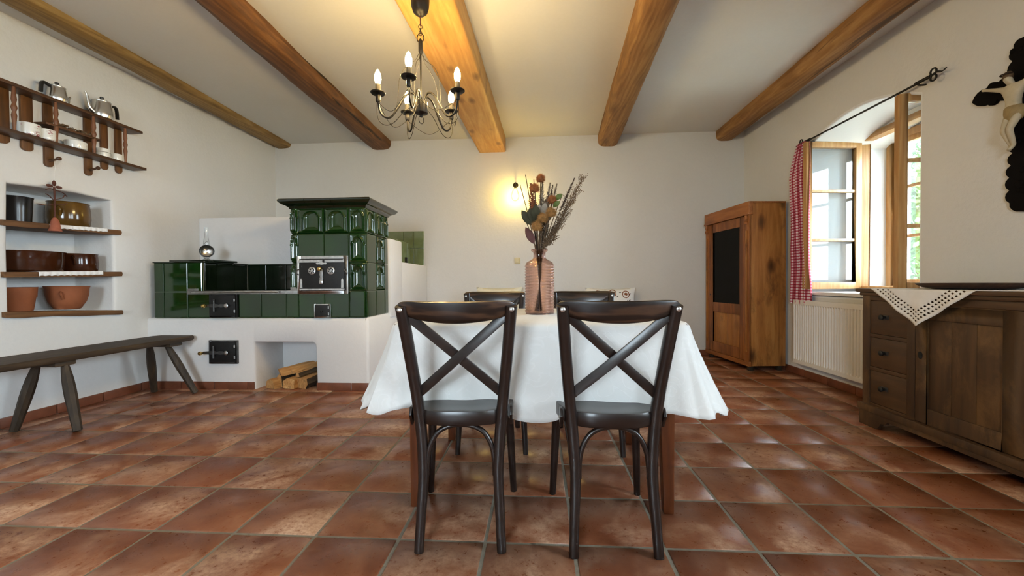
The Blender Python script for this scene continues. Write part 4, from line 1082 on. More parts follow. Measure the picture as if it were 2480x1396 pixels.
# ------------------------------------------------------------------ cross-back chairs (facing +y)
def make_chair():
    ch = thing('dining_chair', 'x', 'chair', group='dark cross-back dining chairs around the table')
    prof = [(0, .145, -.205), (.12, .140, -.188), (.25, .134, -.172), (.36, .138, -.165), (.46, .146, -.165), (.56, .156, -.176), (.68, .168, -.202), (.79, .178, -.232), (.868, .185, -.255)]
    for s_ in (-1, 1):
        pts = smooth_path([(s_ * x, y, z) for z, x, y in prof], 3)
        MB().tube(pts, [(.0165 + .004 * min(1, p.z / .45), .0155 + .004 * min(1, p.z / .45)) for p in pts], 12, sq=.75).build('rear_leg', 'chair_wood', ch, ang=50)
    for s_ in (-1, 1):
        pts = smooth_path([(s_ * .160, .150, .462), (s_ * .170, .172, .34), (s_ * .180, .19, .15), (s_ * .187, .205, 0.0)], 4)
        MB().tube(pts, [.0205 - .0065 * (1 - p.z / .46) for p in pts], 12).build('front_leg', 'chair_wood', ch, ang=50)
    # seat with rim
    poly = []
    for i in range(40):
        a = 2 * pi * i / 40; ca, sa = cos(a), sin(a)
        x = math.copysign(abs(ca) ** .62, ca); y = math.copysign(abs(sa) ** .72, sa)
        poly.append((x * (.185 + .018 * (y + 1) / 2), y * .205 + .005))
    m = MB(); n = len(poly); vs = []
    def ring(sc, z): return [(u * sc, (v - .005) * sc + .005, z) for u, v in poly]
    rings = [ring(.90, .440), ring(.985, .440), ring(1.0, .446), ring(1.0, .480), ring(.985, .490), ring(.93, .491), ring(.88, .487), ring(.5, .484), ring(.02, .483)]
    for r_ in rings: vs += r_
    k = len(rings)
    m.add(vs, [(i * n + j, i * n + (j + 1) % n, (i + 1) * n + (j + 1) % n, (i + 1) * n + j) for i in range(k - 1) for j in range(n)] + [tuple(range(n))[::-1], tuple((k - 1) * n + j for j in range(n))])
    m.build('seat', 'chair_wood', ch, ang=50)
    # top rail, bowed backwards
    nx, rings = 30, []
    hw = .205
    m = MB(); vs = []
    for i in range(nx + 1):
        u = -1 + 2 * i / nx; x = hw * u
        e = sqrt(max(0, 1 - abs(u) ** 7))
        yb = -.238 - .042 * (1 - u * u)
        zt = .888 - .006 * (1 - u * u); zb = .838 - .030 * (1 - u * u)
        zc, hh = (zt + zb) / 2, (zt - zb) / 2 * (.25 + .75 * e)
        th = .0105 * (.4 + .6 * e)
        lean = .25
        for j in range(12):
            a = 2 * pi * j / 12; ca, sa = cos(a), sin(a)
            ca = math.copysign(abs(ca) ** .5, ca); sa = math.copysign(abs(sa) ** .7, sa)
            vs.append((x, yb + ca * th - sa * hh * lean, zc + sa * hh))
    m.add(vs, [(i * 12 + j, i * 12 + (j + 1) % 12, (i + 1) * 12 + (j + 1) % 12, (i + 1) * 12 + j) for i in range(nx) for j in range(12)] + [tuple(range(12))[::-1], tuple(nx * 12 + j for j in range(12))])
    m.build('top_rail', 'chair_rail_wood', ch, ang=50)
    # crossing slats
    for s_, dy in ((1, -.008), (-1, .008)):
        pts = []
        for i in range(13):
            t_ = i / 12; x = s_ * (-.150 + .318 * t_); z = .548 + .288 * t_
            y = -.170 - .075 * t_ ** 1.3 - .012 * sin(pi * t_) + dy * sin(pi * t_)
            pts.append((x, y, z))
        MB().tube(pts, [(.0055, .017)] * 13, 12, sq=.3).build('cross_slat', 'chair_wood', ch, ang=40)
    # bentwood hoops: rear, sides
    hp = [(-.122, -.172, .255), (-.121, -.170, .30), (-.112, -.168, .355), (-.085, -.166, .405), (-.045, -.164, .428), (0, -.163, .434), (.045, -.164, .428), (.085, -.166, .405), (.112, -.168, .355), (.121, -.170, .30), (.122, -.172, .255)]
    MB().tube(smooth_path(hp, 4), .0095, 10).build('rear_hoop', 'chair_wood', ch, ang=60)
    for s_ in (-1, 1):
        hp = [(s_ * .142, -.155, .27), (s_ * .150, -.140, .36), (s_ * .158, -.085, .425), (s_ * .160, 0, .438), (s_ * .162, .085, .425), (s_ * .170, .150, .36), (s_ * .176, .172, .27)]
        MB().tube(smooth_path(hp, 4), .0085, 8).build('side_hoop', 'chair_wood', ch, ang=60)
        pl = MB().prism([(-.155, .496), (-.13, .496), (-.12, .44), (-.14, .425), (-.168, .47)], s_ * .176, s_ * .186, lambda u, v, h: Vector((h, u, v))); pl.build('seat_bracket', 'chair_wood', ch, bevel=.002)
        bx = MB(); bx.lathe([(.007, 0), (.0085, .002), (.006, .004), (.001, .0045)], 14, (s_ * .186, -.271, .855), Matrix.Rotation(pi / 2, 4, 'X')); bx.build('bolt', 'steel', ch)
        bx = MB(); bx.lathe([(.005, 0), (.005, .002), (.001, .003)], 10, (s_ * .176, .23 + 0, .845)); 
        bx = MB(); bx.lathe([(.006, 0), (.006, .003), (.001, .004)], 10, (s_ * .186, -.215, .855), Matrix.Rotation(-pi / 2, 4, 'X')); bx.build('rail_screw', 'steel', ch)
        bx = MB(); bx.lathe([(.005, 0), (.005, .003), (.001, .004)], 10, (s_ * .186, -.14, .462), Matrix.Rotation(s_ * pi / 2, 4, 'Y')); bx.build('rivet', 'steel', ch)
    return ch
chair = make_chair()
for i, (x, y, rz, lab) in enumerate(((1.508, .147, 3.4, 'dark cross-back chair in front of the table on the left, back towards us'), (2.052, .148, 2.2, 'dark cross-back chair in front of the table on the right, back towards us'),
                                     (1.528, .945, 180 + 3, 'dark cross-back chair on the far side of the table, left of the vase'), (2.075, .955, 180 - 3, 'dark cross-back chair on the far side of the table, right of the vase'))):
    c = chair if i == 0 else copy_tree(chair)
    c.location = (x, y, 0); c.rotation_euler = (0, 0, rad(rz)); c['label'] = lab

# ------------------------------------------------------------------ vase and dried flowers
VX, VY, VZ = 1.806, .60, CZT + .001
prof = [(.001, 0), (.066, 0), (.072, .004)]
for i in range(17):
    z = .010 + .225 * i / 16; prof += [(.0705, z), (.0735, z + .002), (.0755, z + .0065), (.0735, z + .011), (.0705, z + .0135)]
prof += [(.072, .250), (.066, .262), (.045, .274), (.034, .280), (.031, .286), (.031, .308), (.034, .314), (.042, .320), (.043, .325), (.040, .328)]
inner = [(max(r - .004, .001), z + (.006 if z < .01 else 0)) for r, z in reversed(prof[3:-1]) ] + [(.064, .008), (.001, .008)]
m = MB(); m.lathe(prof + inner, 56, (0, 0, 0), close=True); vs_ = m.build('vase', 'pink_glass', ang=60); vs_.location = (VX, VY, VZ)
tag(vs_, 'ribbed pink glass bottle vase standing on the tablecloth', 'vase')
def fl(name, label, cat='dried flower'): return thing(name, label, cat, (VX, VY, VZ + .012), 0, 'dried stems in the pink vase')
def stem_path(tip, k=8):
    tx, ty, tz = tip; a = .014 * (1 if tx >= 0 else -1)
    return smooth_path([(-tx * .12 * min(1, .3 / max(.05, abs(tx))) if abs(tx) > .02 else -.01, -ty * .2, 0), (tx * .03, ty * .03, .17), (max(-.02, min(.02, tx * .2)), max(-.02, min(.02, ty * .2)), .31), (tx * .55, ty * .55, .31 + (tz - .31) * .5), tip], k)
def px2(dx, up, dy=0): return (dx, dy, up)                   # offsets from the vase foot
SC = 2.13 / 970                                              # metres per photo pixel at the vase
def at(px_, py_, dy=0): return ((px_ - 1308) * SC, dy, (764 - py_) * SC)
def pompom(label, px_, py_, r, mat, dy=0):
    f = fl('pompom_flower', label); tip = at(px_, py_, dy)
    MB().tube(stem_path(tip), .0022, 6).build('stem', 'stem_brown', f)
    m = MB(); rr = random.Random(label)
    c = Vector(tip); m.ball(c, r * .66, 12)
    for i in range(420):
        z = 1 - 2 * (i + .5) / 420; a = i * 2.39996; q = sqrt(1 - z * z); d = Vector((q * cos(a), q * sin(a), z))
        if d.z < -.8: continue
        l = r * rr.uniform(.80, 1.14); t_ = d.orthogonal().normalized() * r * .045; b_ = d.cross(t_)
        p = c + d * r * .5
        m.add([p + t_, p - t_ * .5 + b_, p - t_ * .5 - b_, c + d * l], [(0, 1, 3), (1, 2, 3), (2, 0, 3)])
    m.build('flower_head', mat, f, ang=20)
pompom('orange pompom flower at the very top of the bouquet', 1312, 458, .028, 'pompom_orange')
pompom('orange pompom flower at the upper left of the bouquet', 1298, 482, .031, 'pompom_orange', -.02)
pompom('orange pompom flower beside the green leaf on the right of the bouquet', 1338, 508, .028, 'pompom_orange', -.01)
pompom('golden pompom flower right of centre in the bouquet', 1335, 538, .033, 'pompom_gold', -.02)
pompom('golden pompom flower in the centre of the bouquet', 1315, 552, .033, 'pompom_gold', -.04)
pompom('pale golden pompom flower lowest in the bouquet', 1302, 571, .033, 'pompom_gold', -.05)
def spike(label, px_, py_, L, r, mat, dy=0, stem='stem_dark', name='flower_spike', base=None):
    f = fl(name, label); tip = Vector(at(px_, py_, dy)); pth = stem_path(tip)
    MB().tube(pth, .002, 6).build('stem', stem, f)
    m = MB(); rr = random.Random(label)
    d = (pth[-1] - pth[-3]).normalized(); n = int(L / .0045)
    bend = Vector((0, 0, .0))
    acc = 0; q = len(pth) - 1
    for i in range(n):
        t_ = i / n; p = tip - d * L * t_; rr_ = r * (.45 + .55 * min(1, t_ * 2.2))
        for k in range(6):
            a = rr.uniform(0, 2 * pi); o_ = d.orthogonal().normalized(); o_.rotate(Matrix.Rotation(a, 3, d)); q_ = p + o_ * rr_ * rr.uniform(.1, .6)
            e_ = q_ + (o_ * rr.uniform(.5, 1.0) + d * rr.uniform(.2, 1.0)) * rr_ * .9; w_ = o_.cross(d) * rr_ * .22
            m.add([q_ - w_, q_ + w_, q_ + d * rr_ * .35, e_], [(0, 1, 2), (0, 1, 3), (1, 2, 3), (2, 0, 3)])
    m.build('spike', mat, f)
spike('dark brown flower spike arching to the upper right of the bouquet', 1390, 456, .17, .009, 'spike_dark', .02)
spike('short dark brown flower spike in the upper middle of the bouquet', 1340, 472, .10, .009, 'spike_dark', .01)
spike('rust orange flower spike at the left of the bouquet', 1289, 470, .17, .017, 'spike_rust', -.01)
spike('second rust orange flower spike behind the left pompom', 1298, 505, .10, .017, 'spike_rust', .02)
spike('thin bare brown twig at the upper left of the bouquet', 1277, 448, .05, .0025, 'stem_dark', .0)
spike('pale grey plume in the upper middle of the bouquet', 1316, 462, .16, .014, 'spray_grey', .02)
spike('pale grey plume right of the top pompom', 1334, 465, .14, .012, 'spray_grey', .03)
spike('pale grey feathery plume leaning right behind the dark spike', 1350, 466, .12, .010, 'spray_grey', .04)
spike('green budded sprig beside the wall lamp', 1296, 456, .06, .004, 'leaf_green', .03)
spike('thin budded sprig reaching left towards the wall lamp', 1264, 468, .06, .0035, 'leaf_green', .02)
def spray(label, px_, py_, mat, dy, n, spread, seed):
    f = fl('branching_spray', label); tip = Vector(at(px_, py_, dy)); pth = stem_path(tip)
    m = MB(); m.tube(pth, .0018, 5); rr = random.Random(seed); bl = MB()
    for i in range(n):
        k = rr.uniform(.50, 1.0) * (len(pth) - 1); i0 = min(int(k), len(pth) - 2); p = pth[i0].lerp(pth[i0 + 1], k - i0); d = (pth[i0 + 1] - pth[i0]).normalized()
        o_ = Vector((rr.uniform(-1, 1), rr.uniform(-1, 1), rr.uniform(-.2, 1))); dirn = (d * 1.0 + o_ * .9).normalized()
        L = spread * rr.uniform(.5, 1.1); e = p + dirn * L
        m.tube([p, p.lerp(e, .5) + o_ * .002, e], .0009, 4, caps=False)
        for q in range(7):
            b = p.lerp(e, .25 + .75 * q / 6) + Vector((rr.uniform(-1, 1), rr.uniform(-1, 1), rr.uniform(-1, 1))) * .009
            bl.ball(b, rr.uniform(.0014, .0028), 5)
    m.build('twigs', 'stem_brown', f); bl.build('buds', mat, f)
spray('tall budded spray reaching furthest to the right of the bouquet', 1406, 462, 'spray_brown', .0, 46, .050, 11)
spray('wide budded spray leaning right below the tall one', 1392, 496, 'spray_brown', -.02, 52, .060, 12)
spray('airy budded spray on the right side of the bouquet', 1372, 540, 'spray_grey', .02, 48, .058, 13)
spray('low budded spray at the right above the vase neck', 1350, 574, 'spray_brown', -.02, 44, .050, 14)
spray('lowest budded spray drooping right over the vase rim', 1342, 598, 'spray_brown', .01, 30, .046, 15)
spray('grey bushy spray in the middle of the bouquet', 1318, 520, 'spray_grey', .03, 40, .046, 16)
def leafy(label, tips, mat, w, dy=0):
    f = fl('leaf_stem', label, 'dried leaves'); tip = Vector(at(*tips[0][:2], dy)); pth = stem_path(tip)
    MB().tube(pth, .002, 6).build('stem', 'stem_brown', f)
    for (px_, py_, bx_, by_) in tips:
        e = Vector(at(px_, py_, dy - .01)); b = Vector(at(bx_, by_, dy)); d = e - b; L = d.length; d.normalize()
        sd = d.cross(Vector((0, 1, 0))).normalized(); nr = Vector((0, -1, 0)); m = MB()
        def fn(i, j):
            wd = w * sin(pi * min(1, j * .97 + .03)) ** .8 * (1 - .15 * j)
            return b + d * L * j + sd * (i - .5) * 2 * wd + nr * (.25 * wd * (1 - abs(i - .5) * 2) * -1 + .01 * sin(j * 3))
        m.grid(4, 10, fn); o = m.build('leaf', mat, f, ang=60); md = o.modifiers.new('t', 'SOLIDIFY'); md.thickness = .0008
leafy('stem with broad dark green leaves at the left of the bouquet', [(1268, 533, 1292, 566), (1286, 528, 1296, 560), (1300, 520, 1300, 556)], 'leaf_green', .024, -.03)
leafy('single plum-coloured leaf low at the left over the vase rim', [(1277, 571, 1296, 608)], 'leaf_plum', .021, -.03)
leafy('two bright green leaves at the right of the bouquet', [(1361, 496, 1344, 508), (1355, 512, 1340, 524)], 'leaf_bright', .014, -.01)
leafy('stem with large grey green leaves in the centre of the bouquet', [(1308, 515, 1308, 556), (1322, 512, 1316, 552)], 'spray_grey', .021, .01)
leafy('stem with wide taupe leaves behind the golden pompoms', [(1326, 500, 1318, 548), (1338, 520, 1322, 560), (1312, 530, 1312, 578)], 'spray_brown', .020, .03)
spike('rusty brown plume leaning left below the upper left pompom', 1286, 505, .15, .015, 'spike_rust', .03)
spike('brown feathery plume behind the centre pompoms', 1326, 512, .18, .016, 'spray_brown', .05)
spike('grey brown feathery plume low behind the vase neck', 1330, 560, .12, .014, 'spray_grey', .05)

# ------------------------------------------------------------------ bench with cushions against the far wall
bb = thing('wall_bench', 'wooden bench against the far wall mostly hidden behind the table', 'bench', (2.0, 3.5, 0))
MB().box((1.15, 3.30, .42), (2.93, 3.76, .46)).build('seat', 'bench_wood', bb, bevel=.006, world=True)
for x in (1.2, 2.84):
    for y in (3.34, 3.68): MB().box((x, y, 0), (x + .05, y + .05, .42)).build('leg', 'bench_leg_wood', bb, bevel=.004, world=True)
def cushion(label, x, y, w, h, mat, tilt, print_=False):
    c = thing('cushion', label, 'cushion', (x, y, .46), 0, 'cushions on the far bench')
    n = 18; m = MB()
    for sgn in (-1, 1):
        def fn(i, j):
            u, v = i * 2 - 1, j * 2 - 1
            pin = 1 - .06 * (1 - (abs(u) * abs(v)) ** 1.5) * 1
            e = max(0, (1 - u * u) * (1 - v * v)) ** .42
            k = 1 + .05 * (abs(u * v)) ** 3
            z = h / 2 + v * h / 2 * (1 - .05 * (1 - u * u)) * k
            return Vector((u * w / 2 * (1 - .05 * (1 - v * v)) * k, sgn * .075 * e + (z - h / 2) * tilt, max(z, .003) if z > 0 else .003))
        m.grid(n, n, fn)
    o = m.build('cover', mat, c, ang=80)
    if print_:
        rr = random.Random(4)
        def CY(x_, z_): u_, v_ = min(.99, abs(x_) / (w / 2)), min(.99, abs(z_ / (h / 2) - 1)); return -.075 * ((1 - u_ * u_) * (1 - v_ * v_)) ** .42 + (z_ - h / 2) * tilt - .001
        for (fx, fz) in ((.18, .325), (-.08, .20), (.14, .14), (-.16, .33), (.02, .34)):
            p = MB()
            for k in range(12):
                a = k * pi / 6; p.cbox((0, 0, 0), (.010, .004, .020), Matrix.Translation((fx + .040 * cos(a), CY(fx + .040 * cos(a), fz + .040 * sin(a)), fz + .040 * sin(a))) @ Matrix.Rotation(-a, 4, 'Y'))
            p.ball((fx, CY(fx, fz), fz), .022, 8, (1, .15, 1)); p.build('flower_motif', 'spike_rust', o)
        for k in range(26):
            a = rr.uniform(-.25, .27); b = rr.uniform(.08, .38)
            p = MB(); p.ball((0, 0, 0), .014, 6, (.35, .12, 1)); o2 = p.build('leaf_motif', 'stem_dark', o); o2.location = (a, CY(a, b), b); o2.rotation_euler = (0, rr.uniform(-1.5, 1.5), 0)
    return c
cushion('white cushion with rust floral print right of the far right chair', 2.70, 3.60, .60, .40, 'linen_print', .22, True)
cushion('plain cream cushion behind the far left chair', 1.31, 3.60, .56, .415, 'cream_linen', .22)

# ------------------------------------------------------------------ back wall: lamp and switch
lamp = thing('wall_lamp', 'lit teardrop glass wall lamp on the far wall left of the bouquet', 'lamp', (1.518, 3.665, 1.972))
MB().lathe([(.001, 0), (.022, .004), (.042, .022), (.053, .050), (.054, .075), (.046, .110), (.032, .14), (.020, .158), (.014, .17)], 28, close=True).build('glass_shade', 'globe_glass', lamp)
MB().lathe([(.001, .03), (.018, .036), (.028, .056), (.030, .075), (.024, .10), (.014, .125), (.010, .14), (.001, .142)], 20, close=True).build('bulb', 'globe_glow', lamp)
MB().lathe([(.014, .166), (.014, .178), (.008, .20), (.004, .23), (.003, .24)], 16).build('cap', 'chandelier_metal', lamp)
m = MB(); m.tube(smooth_path([(0, 0, .235), (0, .03, .25), (0, .095, .245), (0, .134, .235)], 5), .005, 8); m.build('arm', 'chandelier_metal', lamp)
MB().lathe([(.035, 0), (.035, .006), (.02, .012), (.001, .014)], 20, (0, .134, .235), Matrix.Rotation(pi / 2, 4, 'X')).build('wall_rose', 'chandelier_metal', lamp)
sw = thing('light_switch', 'square cream light switch on the far wall below the lamp', 'switch', (1.535, YB, 1.185))
MB().box((-.038, -.012, 0), (.038, 0, .078)).build('plate', 'plastic_cream', sw, bevel=.004)
MB().box((-.028, -.018, .010), (.028, -.010, .068)).build('rocker', 'plastic_cream', sw, bevel=.003)

# ------------------------------------------------------------------ corner cabinet
cab = thing('corner_cabinet', 'tall worn pine cabinet with a glazed door in the far right corner', 'cabinet', (3.98, 2.85, 0), rad(5.6))
# local: front along +y (door faces -x), depth along +x
CW, CDp, CH = .86, .385, 1.765
F = 'cabinet_front_wood'
MB().box((0, 0, .055), (CDp, .022, CH - .02)).build('side_panel', 'cabinet_wood', cab, bevel=.003)
MB().box((0, CW - .022, .055), (CDp, CW, CH - .02)).build('side_panel', 'cabinet_wood', cab, bevel=.003)
MB().box((CDp - .015, .022, .055), (CDp, CW - .022, CH - .02)).build('back_panel', 'cabinet_wood', cab)
MB().box((.0, .0, CH - .02), (CDp, CW, CH)).build('top_board', 'cabinet_rail_wood', cab, bevel=.003)
MB().box((-.02, -.012, CH - .125), (.03, CW + .005, CH - .004)).build('frieze', 'cabinet_rail_wood', cab, bevel=.004)
MB().box((-.028, -.016, CH - .140), (.03, CW + .008, CH - .122)).build('cornice_moulding', 'cabinet_rail_wood', cab, bevel=.005)
MB().box((0, .022, .055), (CDp, CW - .022, .085)).build('bottom_board', 'cabinet_rail_wood', cab)
MB().box((-.010, -.004, .052), (.022, CW + .002, .10)).build('base_moulding', 'cabinet_rail_wood', cab, bevel=.005)
for z in (.50, .93, 1.28): MB().box((.03, .022, z), (CDp - .015, CW - .022, z + .018)).build('shelf', 'cabinet_rail_wood', cab)
for y0, y1 in ((.0, .075), (CW - .075, CW)):
    MB().box((-.006, y0, .10), (.022, y1, CH - .14)).build('stile', F, cab, bevel=.003)
    MB().lathe([(.018, 0), (.022, .02), (.012, .035), (.020, .055), (.014, .075), (.018, .09)], 14, (-.012, (y0 + y1) / 2, CH - .235)).build('turned_drop', 'cabinet_rail_wood', cab)
    MB().box((-.016, (y0 + y1) / 2 - .012, .20), (-.004, (y0 + y1) / 2 + .012, CH - .30)).build('stile_moulding', 'cabinet_wood', cab, bevel=.004)
D0, D1, DZ0, DZ1 = .08, CW - .08, .105, CH - .145
m = MB(); w = .085
for a, b in (((-.004, D0, DZ0), (.022, D0 + w, DZ1)), ((-.004, D1 - w, DZ0), (.022, D1, DZ1)), ((-.004, D0 + w, DZ1 - .10), (.022, D1 - w, DZ1)), ((-.004, D0 + w, DZ0), (.022, D1 - w, DZ0 + .115)), ((-.004, D0 + w, .575), (.022, D1 - w, .69))):
    m.box(a, b)
dr = m.build('door', F, cab, bevel=.004)
MB().box((.006, D0 + w - .005, .69 - .005), (.010, D1 - w + .005, DZ1 - .095)).build('door_glass', 'cabinet_glass', dr)
npan = 4
for k in range(npan):
    a = D0 + w + (D1 - D0 - 2 * w) * k / npan; b = D0 + w + (D1 - D0 - 2 * w) * (k + 1) / npan
    MB().box((.008, a + .001, DZ0 + .11), (.018, b - .001, .578)).build('door_plank', 'cabinet_wood', dr, bevel=.002)
MB().lathe([(.010, 0), (.010, .004), (.005, .008), (.001, .009)], 12, (-.004, D1 - .03, .78), Matrix.Rotation(-pi / 2, 4, 'Y')).build('keyhole_plate', 'dark_steel', dr)
for x, y in ((.02, .03), (CDp - .06, .03), (.02, CW - .07), (CDp - .06, CW - .07)):
    MB().box((x, y, 0), (x + .045, y + .045, .056)).build('foot', 'bench_leg_wood', cab, bevel=.004)
MB().box((.03, .024, .08), (CDp - .02, CW - .024, .5)).build('dark_lining', 'dark_soot', cab) if False else None

# ------------------------------------------------------------------ radiator
rd = thing('radiator', 'white ribbed panel radiator under the window', 'radiator', (4.35, 2.26, .13))
RY0, RY1, RZ0, RZ1 = 1.80, 2.70, .135, .745
n = 27; m = MB(); vs = []; k = 0
prof2 = []
for i in range(n):
    y0 = RY0 + .02 + (RY1 - RY0 - .04) * i / n; p_ = (RY1 - RY0 - .04) / n
    prof2 += [(y0, 0), (y0 + p_ * .28, 0), (y0 + p_ * .42, .010), (y0 + p_ * .80, .010), (y0 + p_ * .94, 0)]
prof2 = [(RY0, 0)] + prof2 + [(RY1, 0)]
zz = [(RZ0, 0), (RZ0 + .035, 0), (RZ0 + .05, 1), (RZ1 - .05, 1), (RZ1 - .035, 0), (RZ1, 0)]
nu = len(prof2)
for z, f_ in zz: vs += [(4.318 - d * f_ * -1 - .0, y, z) for y, d in prof2]
m.add(vs, [(j * nu + i, j * nu + i + 1, (j + 1) * nu + i + 1, (j + 1) * nu + i) for j in range(len(zz) - 1) for i in range(nu - 1)])
m.build('front_panel', 'radiator_white', rd, ang=30, world=True)
MB().box((4.319, RY0, RZ0), (4.334, RY1, RZ0 + .02)).box((4.319, RY0, RZ1 - .02), (4.334, RY1, RZ1)).build('panel_edge', 'radiator_white', rd, world=True)
MB().box((4.365, RY0, RZ0), (4.377, RY1, RZ1)).build('rear_panel', 'radiator_white', rd, world=True)
for y in (RY0, RY1 - .004): MB().box((4.318, y, RZ0 + .01), (4.385, y + .004, RZ1 + .006)).build('side_cover', 'radiator_white', rd, world=True)
m = MB(); m.box((4.318, RY0, RZ1), (4.324, RY1, RZ1 + .008)).box((4.379, RY0, RZ1), (4.385, RY1, RZ1 + .008))
for i in range(45): y = RY0 + (RY1 - RY0) * i / 45; m.box((4.322, y, RZ1 + .001), (4.380, y + .006, RZ1 + .006))
m.build('top_grille', 'radiator_white', rd, world=True)
for y in (RY0 + .15, RY1 - .15): MB().box((4.375, y, RZ0 + .1), (XR, y + .03, RZ1 - .1)).build('bracket', 'radiator_white', rd, world=True)

# ------------------------------------------------------------------ curtain rod and curtain
rod = thing('curtain_rod', 'black wrought-iron curtain rod with scroll ends above the window', 'curtain rod', (4.345, 1.95, 2.262))
xr, zr = 4.345, 2.262
RO = lambda m, n, mat='black_iron': m.build(n, mat, rod, world=True)
RO(MB().tube([(xr, 2.60, zr), (xr, 1.35, zr - .004)], .0075, 10), 'rod')
for y, s_ in ((2.60, 1), (1.35, -1)):
    RO(MB().tube([(xr, y - s_ * .10, zr), (xr, y, zr)], .011, 10), 'rod_sleeve')
    RO(MB().tube(smooth_path([(xr, y, zr), (xr - .004, y + s_ * .045, zr + .006), (xr, y + s_ * .075, zr - .006), (xr, y + s_ * .105, zr + .004)], 5), [.006] * 10 + [.004] * 5 + [.002], 8), 'tail')
    for q in (1, -1):
        pts = [(xr - .002, y + s_ * .022 + .020 * cos(2 * pi * i / 20), zr + q * .019 + .020 * sin(2 * pi * i / 20)) for i in range(20)]
        RO(MB().tube(pts, .0055, 8, closed=True), 'scroll')
for y in (2.52, 1.44): RO(MB().tube(smooth_path([(XR - .001, y, zr - .012), (xr + .02, y, zr - .014), (xr, y, zr - .008)], 4), .006, 8), 'bracket')
cu = thing('curtain', 'red and white gingham curtain gathered at the left of the window', 'curtain', (4.33, 2.63, .72))
NU, NV = 90, 60; vs = []; uv = []
ZC0, ZC1 = .715, zr
for j in range(NV + 1):
    v = j / NV; z = ZC0 + (ZC1 - ZC0) * v
    # width narrows towards the top
    wl = 2.775 - .12 * max(0, (v - .80) / .20) ** 1.2; wr = 2.475 + .045 * v
    if v > .93: wr += .0
    for i in range(NU + 1):
        u = i / NU; y = wl + (wr - wl) * u
        amp = .026 * (1 - .35 * v)
        x = 4.337 + amp * sin(u * 2 * pi * 4.5 + .6 * sin(v * 5)) + .008 * noise.noise(Vector((u * 6, v * 5, 0)))
        y += .008 * cos(u * 2 * pi * 4.5) + .006 * noise.noise(Vector((u * 4, v * 6, 3)))
        vs.append((x, y, z)); uv.append((u * 17, v * 56))
inv = frame(cu).inverted()
me = bpy.data.meshes.new('curtain_cloth'); me.from_pydata([inv @ Vector(p) for p in vs], [], [(j * (NU + 1) + i, j * (NU + 1) + i + 1, (j + 1) * (NU + 1) + i + 1, (j + 1) * (NU + 1) + i) for j in range(NV) for i in range(NU)])
ul = me.uv_layers.new(name='UVMap')
for lpi in me.loops: ul.data[lpi.index].uv = uv[lpi.vertex_index]
for p_ in me.polygons: p_.use_smooth = True
me.materials.append(MATS['gingham']); obj('cloth', me, cu)
for i in range(6):
    y = 2.50 + .022 * i; RM = [(xr + .012 * cos(2 * pi * k / 12), y, zr + .012 * sin(2 * pi * k / 12)) for k in range(12)]
    MB().tube(RM, .0015, 5, closed=True).build('curtain_ring', 'black_iron', cu, world=True)

# ------------------------------------------------------------------ sideboard
SX, SY1, SY0, STZ = 3.935, 1.345, .10, .888
sb = thing('sideboard', 'dark worn wooden sideboard with drawers and panelled door below the crucifix', 'sideboard', (4.16, .72, 0))
Q = lambda m, n, mat='sideboard_wood', par=sb, **k: m.build(n, mat, par, world=True, **k)
Q(MB().box((SX - .03, SY0 - .02, STZ - .022), (4.385, SY1 + .022, STZ)), 'top_board', 'sideboard_top_wood', bevel=.005)
Q(MB().box((SX - .016, SY0 - .008, STZ - .045), (4.385, SY1 + .010, STZ - .022)), 'top_moulding', 'sideboard_top_wood', bevel=.008)
Q(MB().box((SX + .02, SY1 - .022, .12), (4.38, SY1, STZ - .045)), 'side_panel', bevel=.002)
Q(MB().box((SX + .02, SY0, .12), (4.38, SY0 + .022, STZ - .045)), 'side_panel', bevel=.002)
Q(MB().box((4.365, SY0 + .022, .12), (4.38, SY1 - .022, STZ - .045)), 'back_panel')
Q(MB().box((SX + .02, SY0 + .022, .12), (4.365, SY1 - .022, .14)), 'bottom_board')
# face frame
dy1, dy0 = 1.292, 1.03                                      # drawer bay
my = (.975, .46, .40)
for a, b, z0, z1 in ((SY1 - .055, SY1, .14, STZ - .045), (.980, dy0, .14, STZ - .045), (.40, .46, .14, STZ - .045), (SY0, SY0 + .05, .14, STZ - .045)):
    Q(MB().box((SX, a, z0), (SX + .022, b, z1)), 'stile', bevel=.002)
for a, b, z0, z1 in ((dy0, SY1 - .055, STZ - .075, STZ - .045), (.46, .98, STZ - .085, STZ - .045), (SY0 + .05, .40, STZ - .085, STZ - .045), (dy0, SY1 - .055, .578, .60), (dy0, SY1 - .055, .365, .388), (dy0, SY1 - .055, .14, .155)):
    Q(MB().box((SX + .002, a, z0), (SX + .022, b, z1)), 'rail', 'sideboard_top_wood', bevel=.002)
for z0, z1 in ((.602, STZ - .078), (.390, .576), (.157, .363)):
    d = Q(MB().box((SX + .004, dy0 + .003, z0), (SX + .35, SY1 - .058, z1)), 'drawer', 'sideboard_top_wood', bevel=.003)
    yc, zc = (dy0 + SY1 - .055) / 2 + .02, (z0 + z1) / 2 + .005
    Q(MB().lathe([(.008, 0), (.009, .012), (.016, .020), (.017, .028), (.010, .034), (.001, .035)], 14, (SX + .004, yc, zc), Matrix.Rotation(-pi / 2, 4, 'Y')), 'knob', 'black_iron', d)
    Q(MB().cbox((SX + .003, yc, zc), (.004, .05, .026)), 'knob_plate', 'dark_steel', d, bevel=.001)
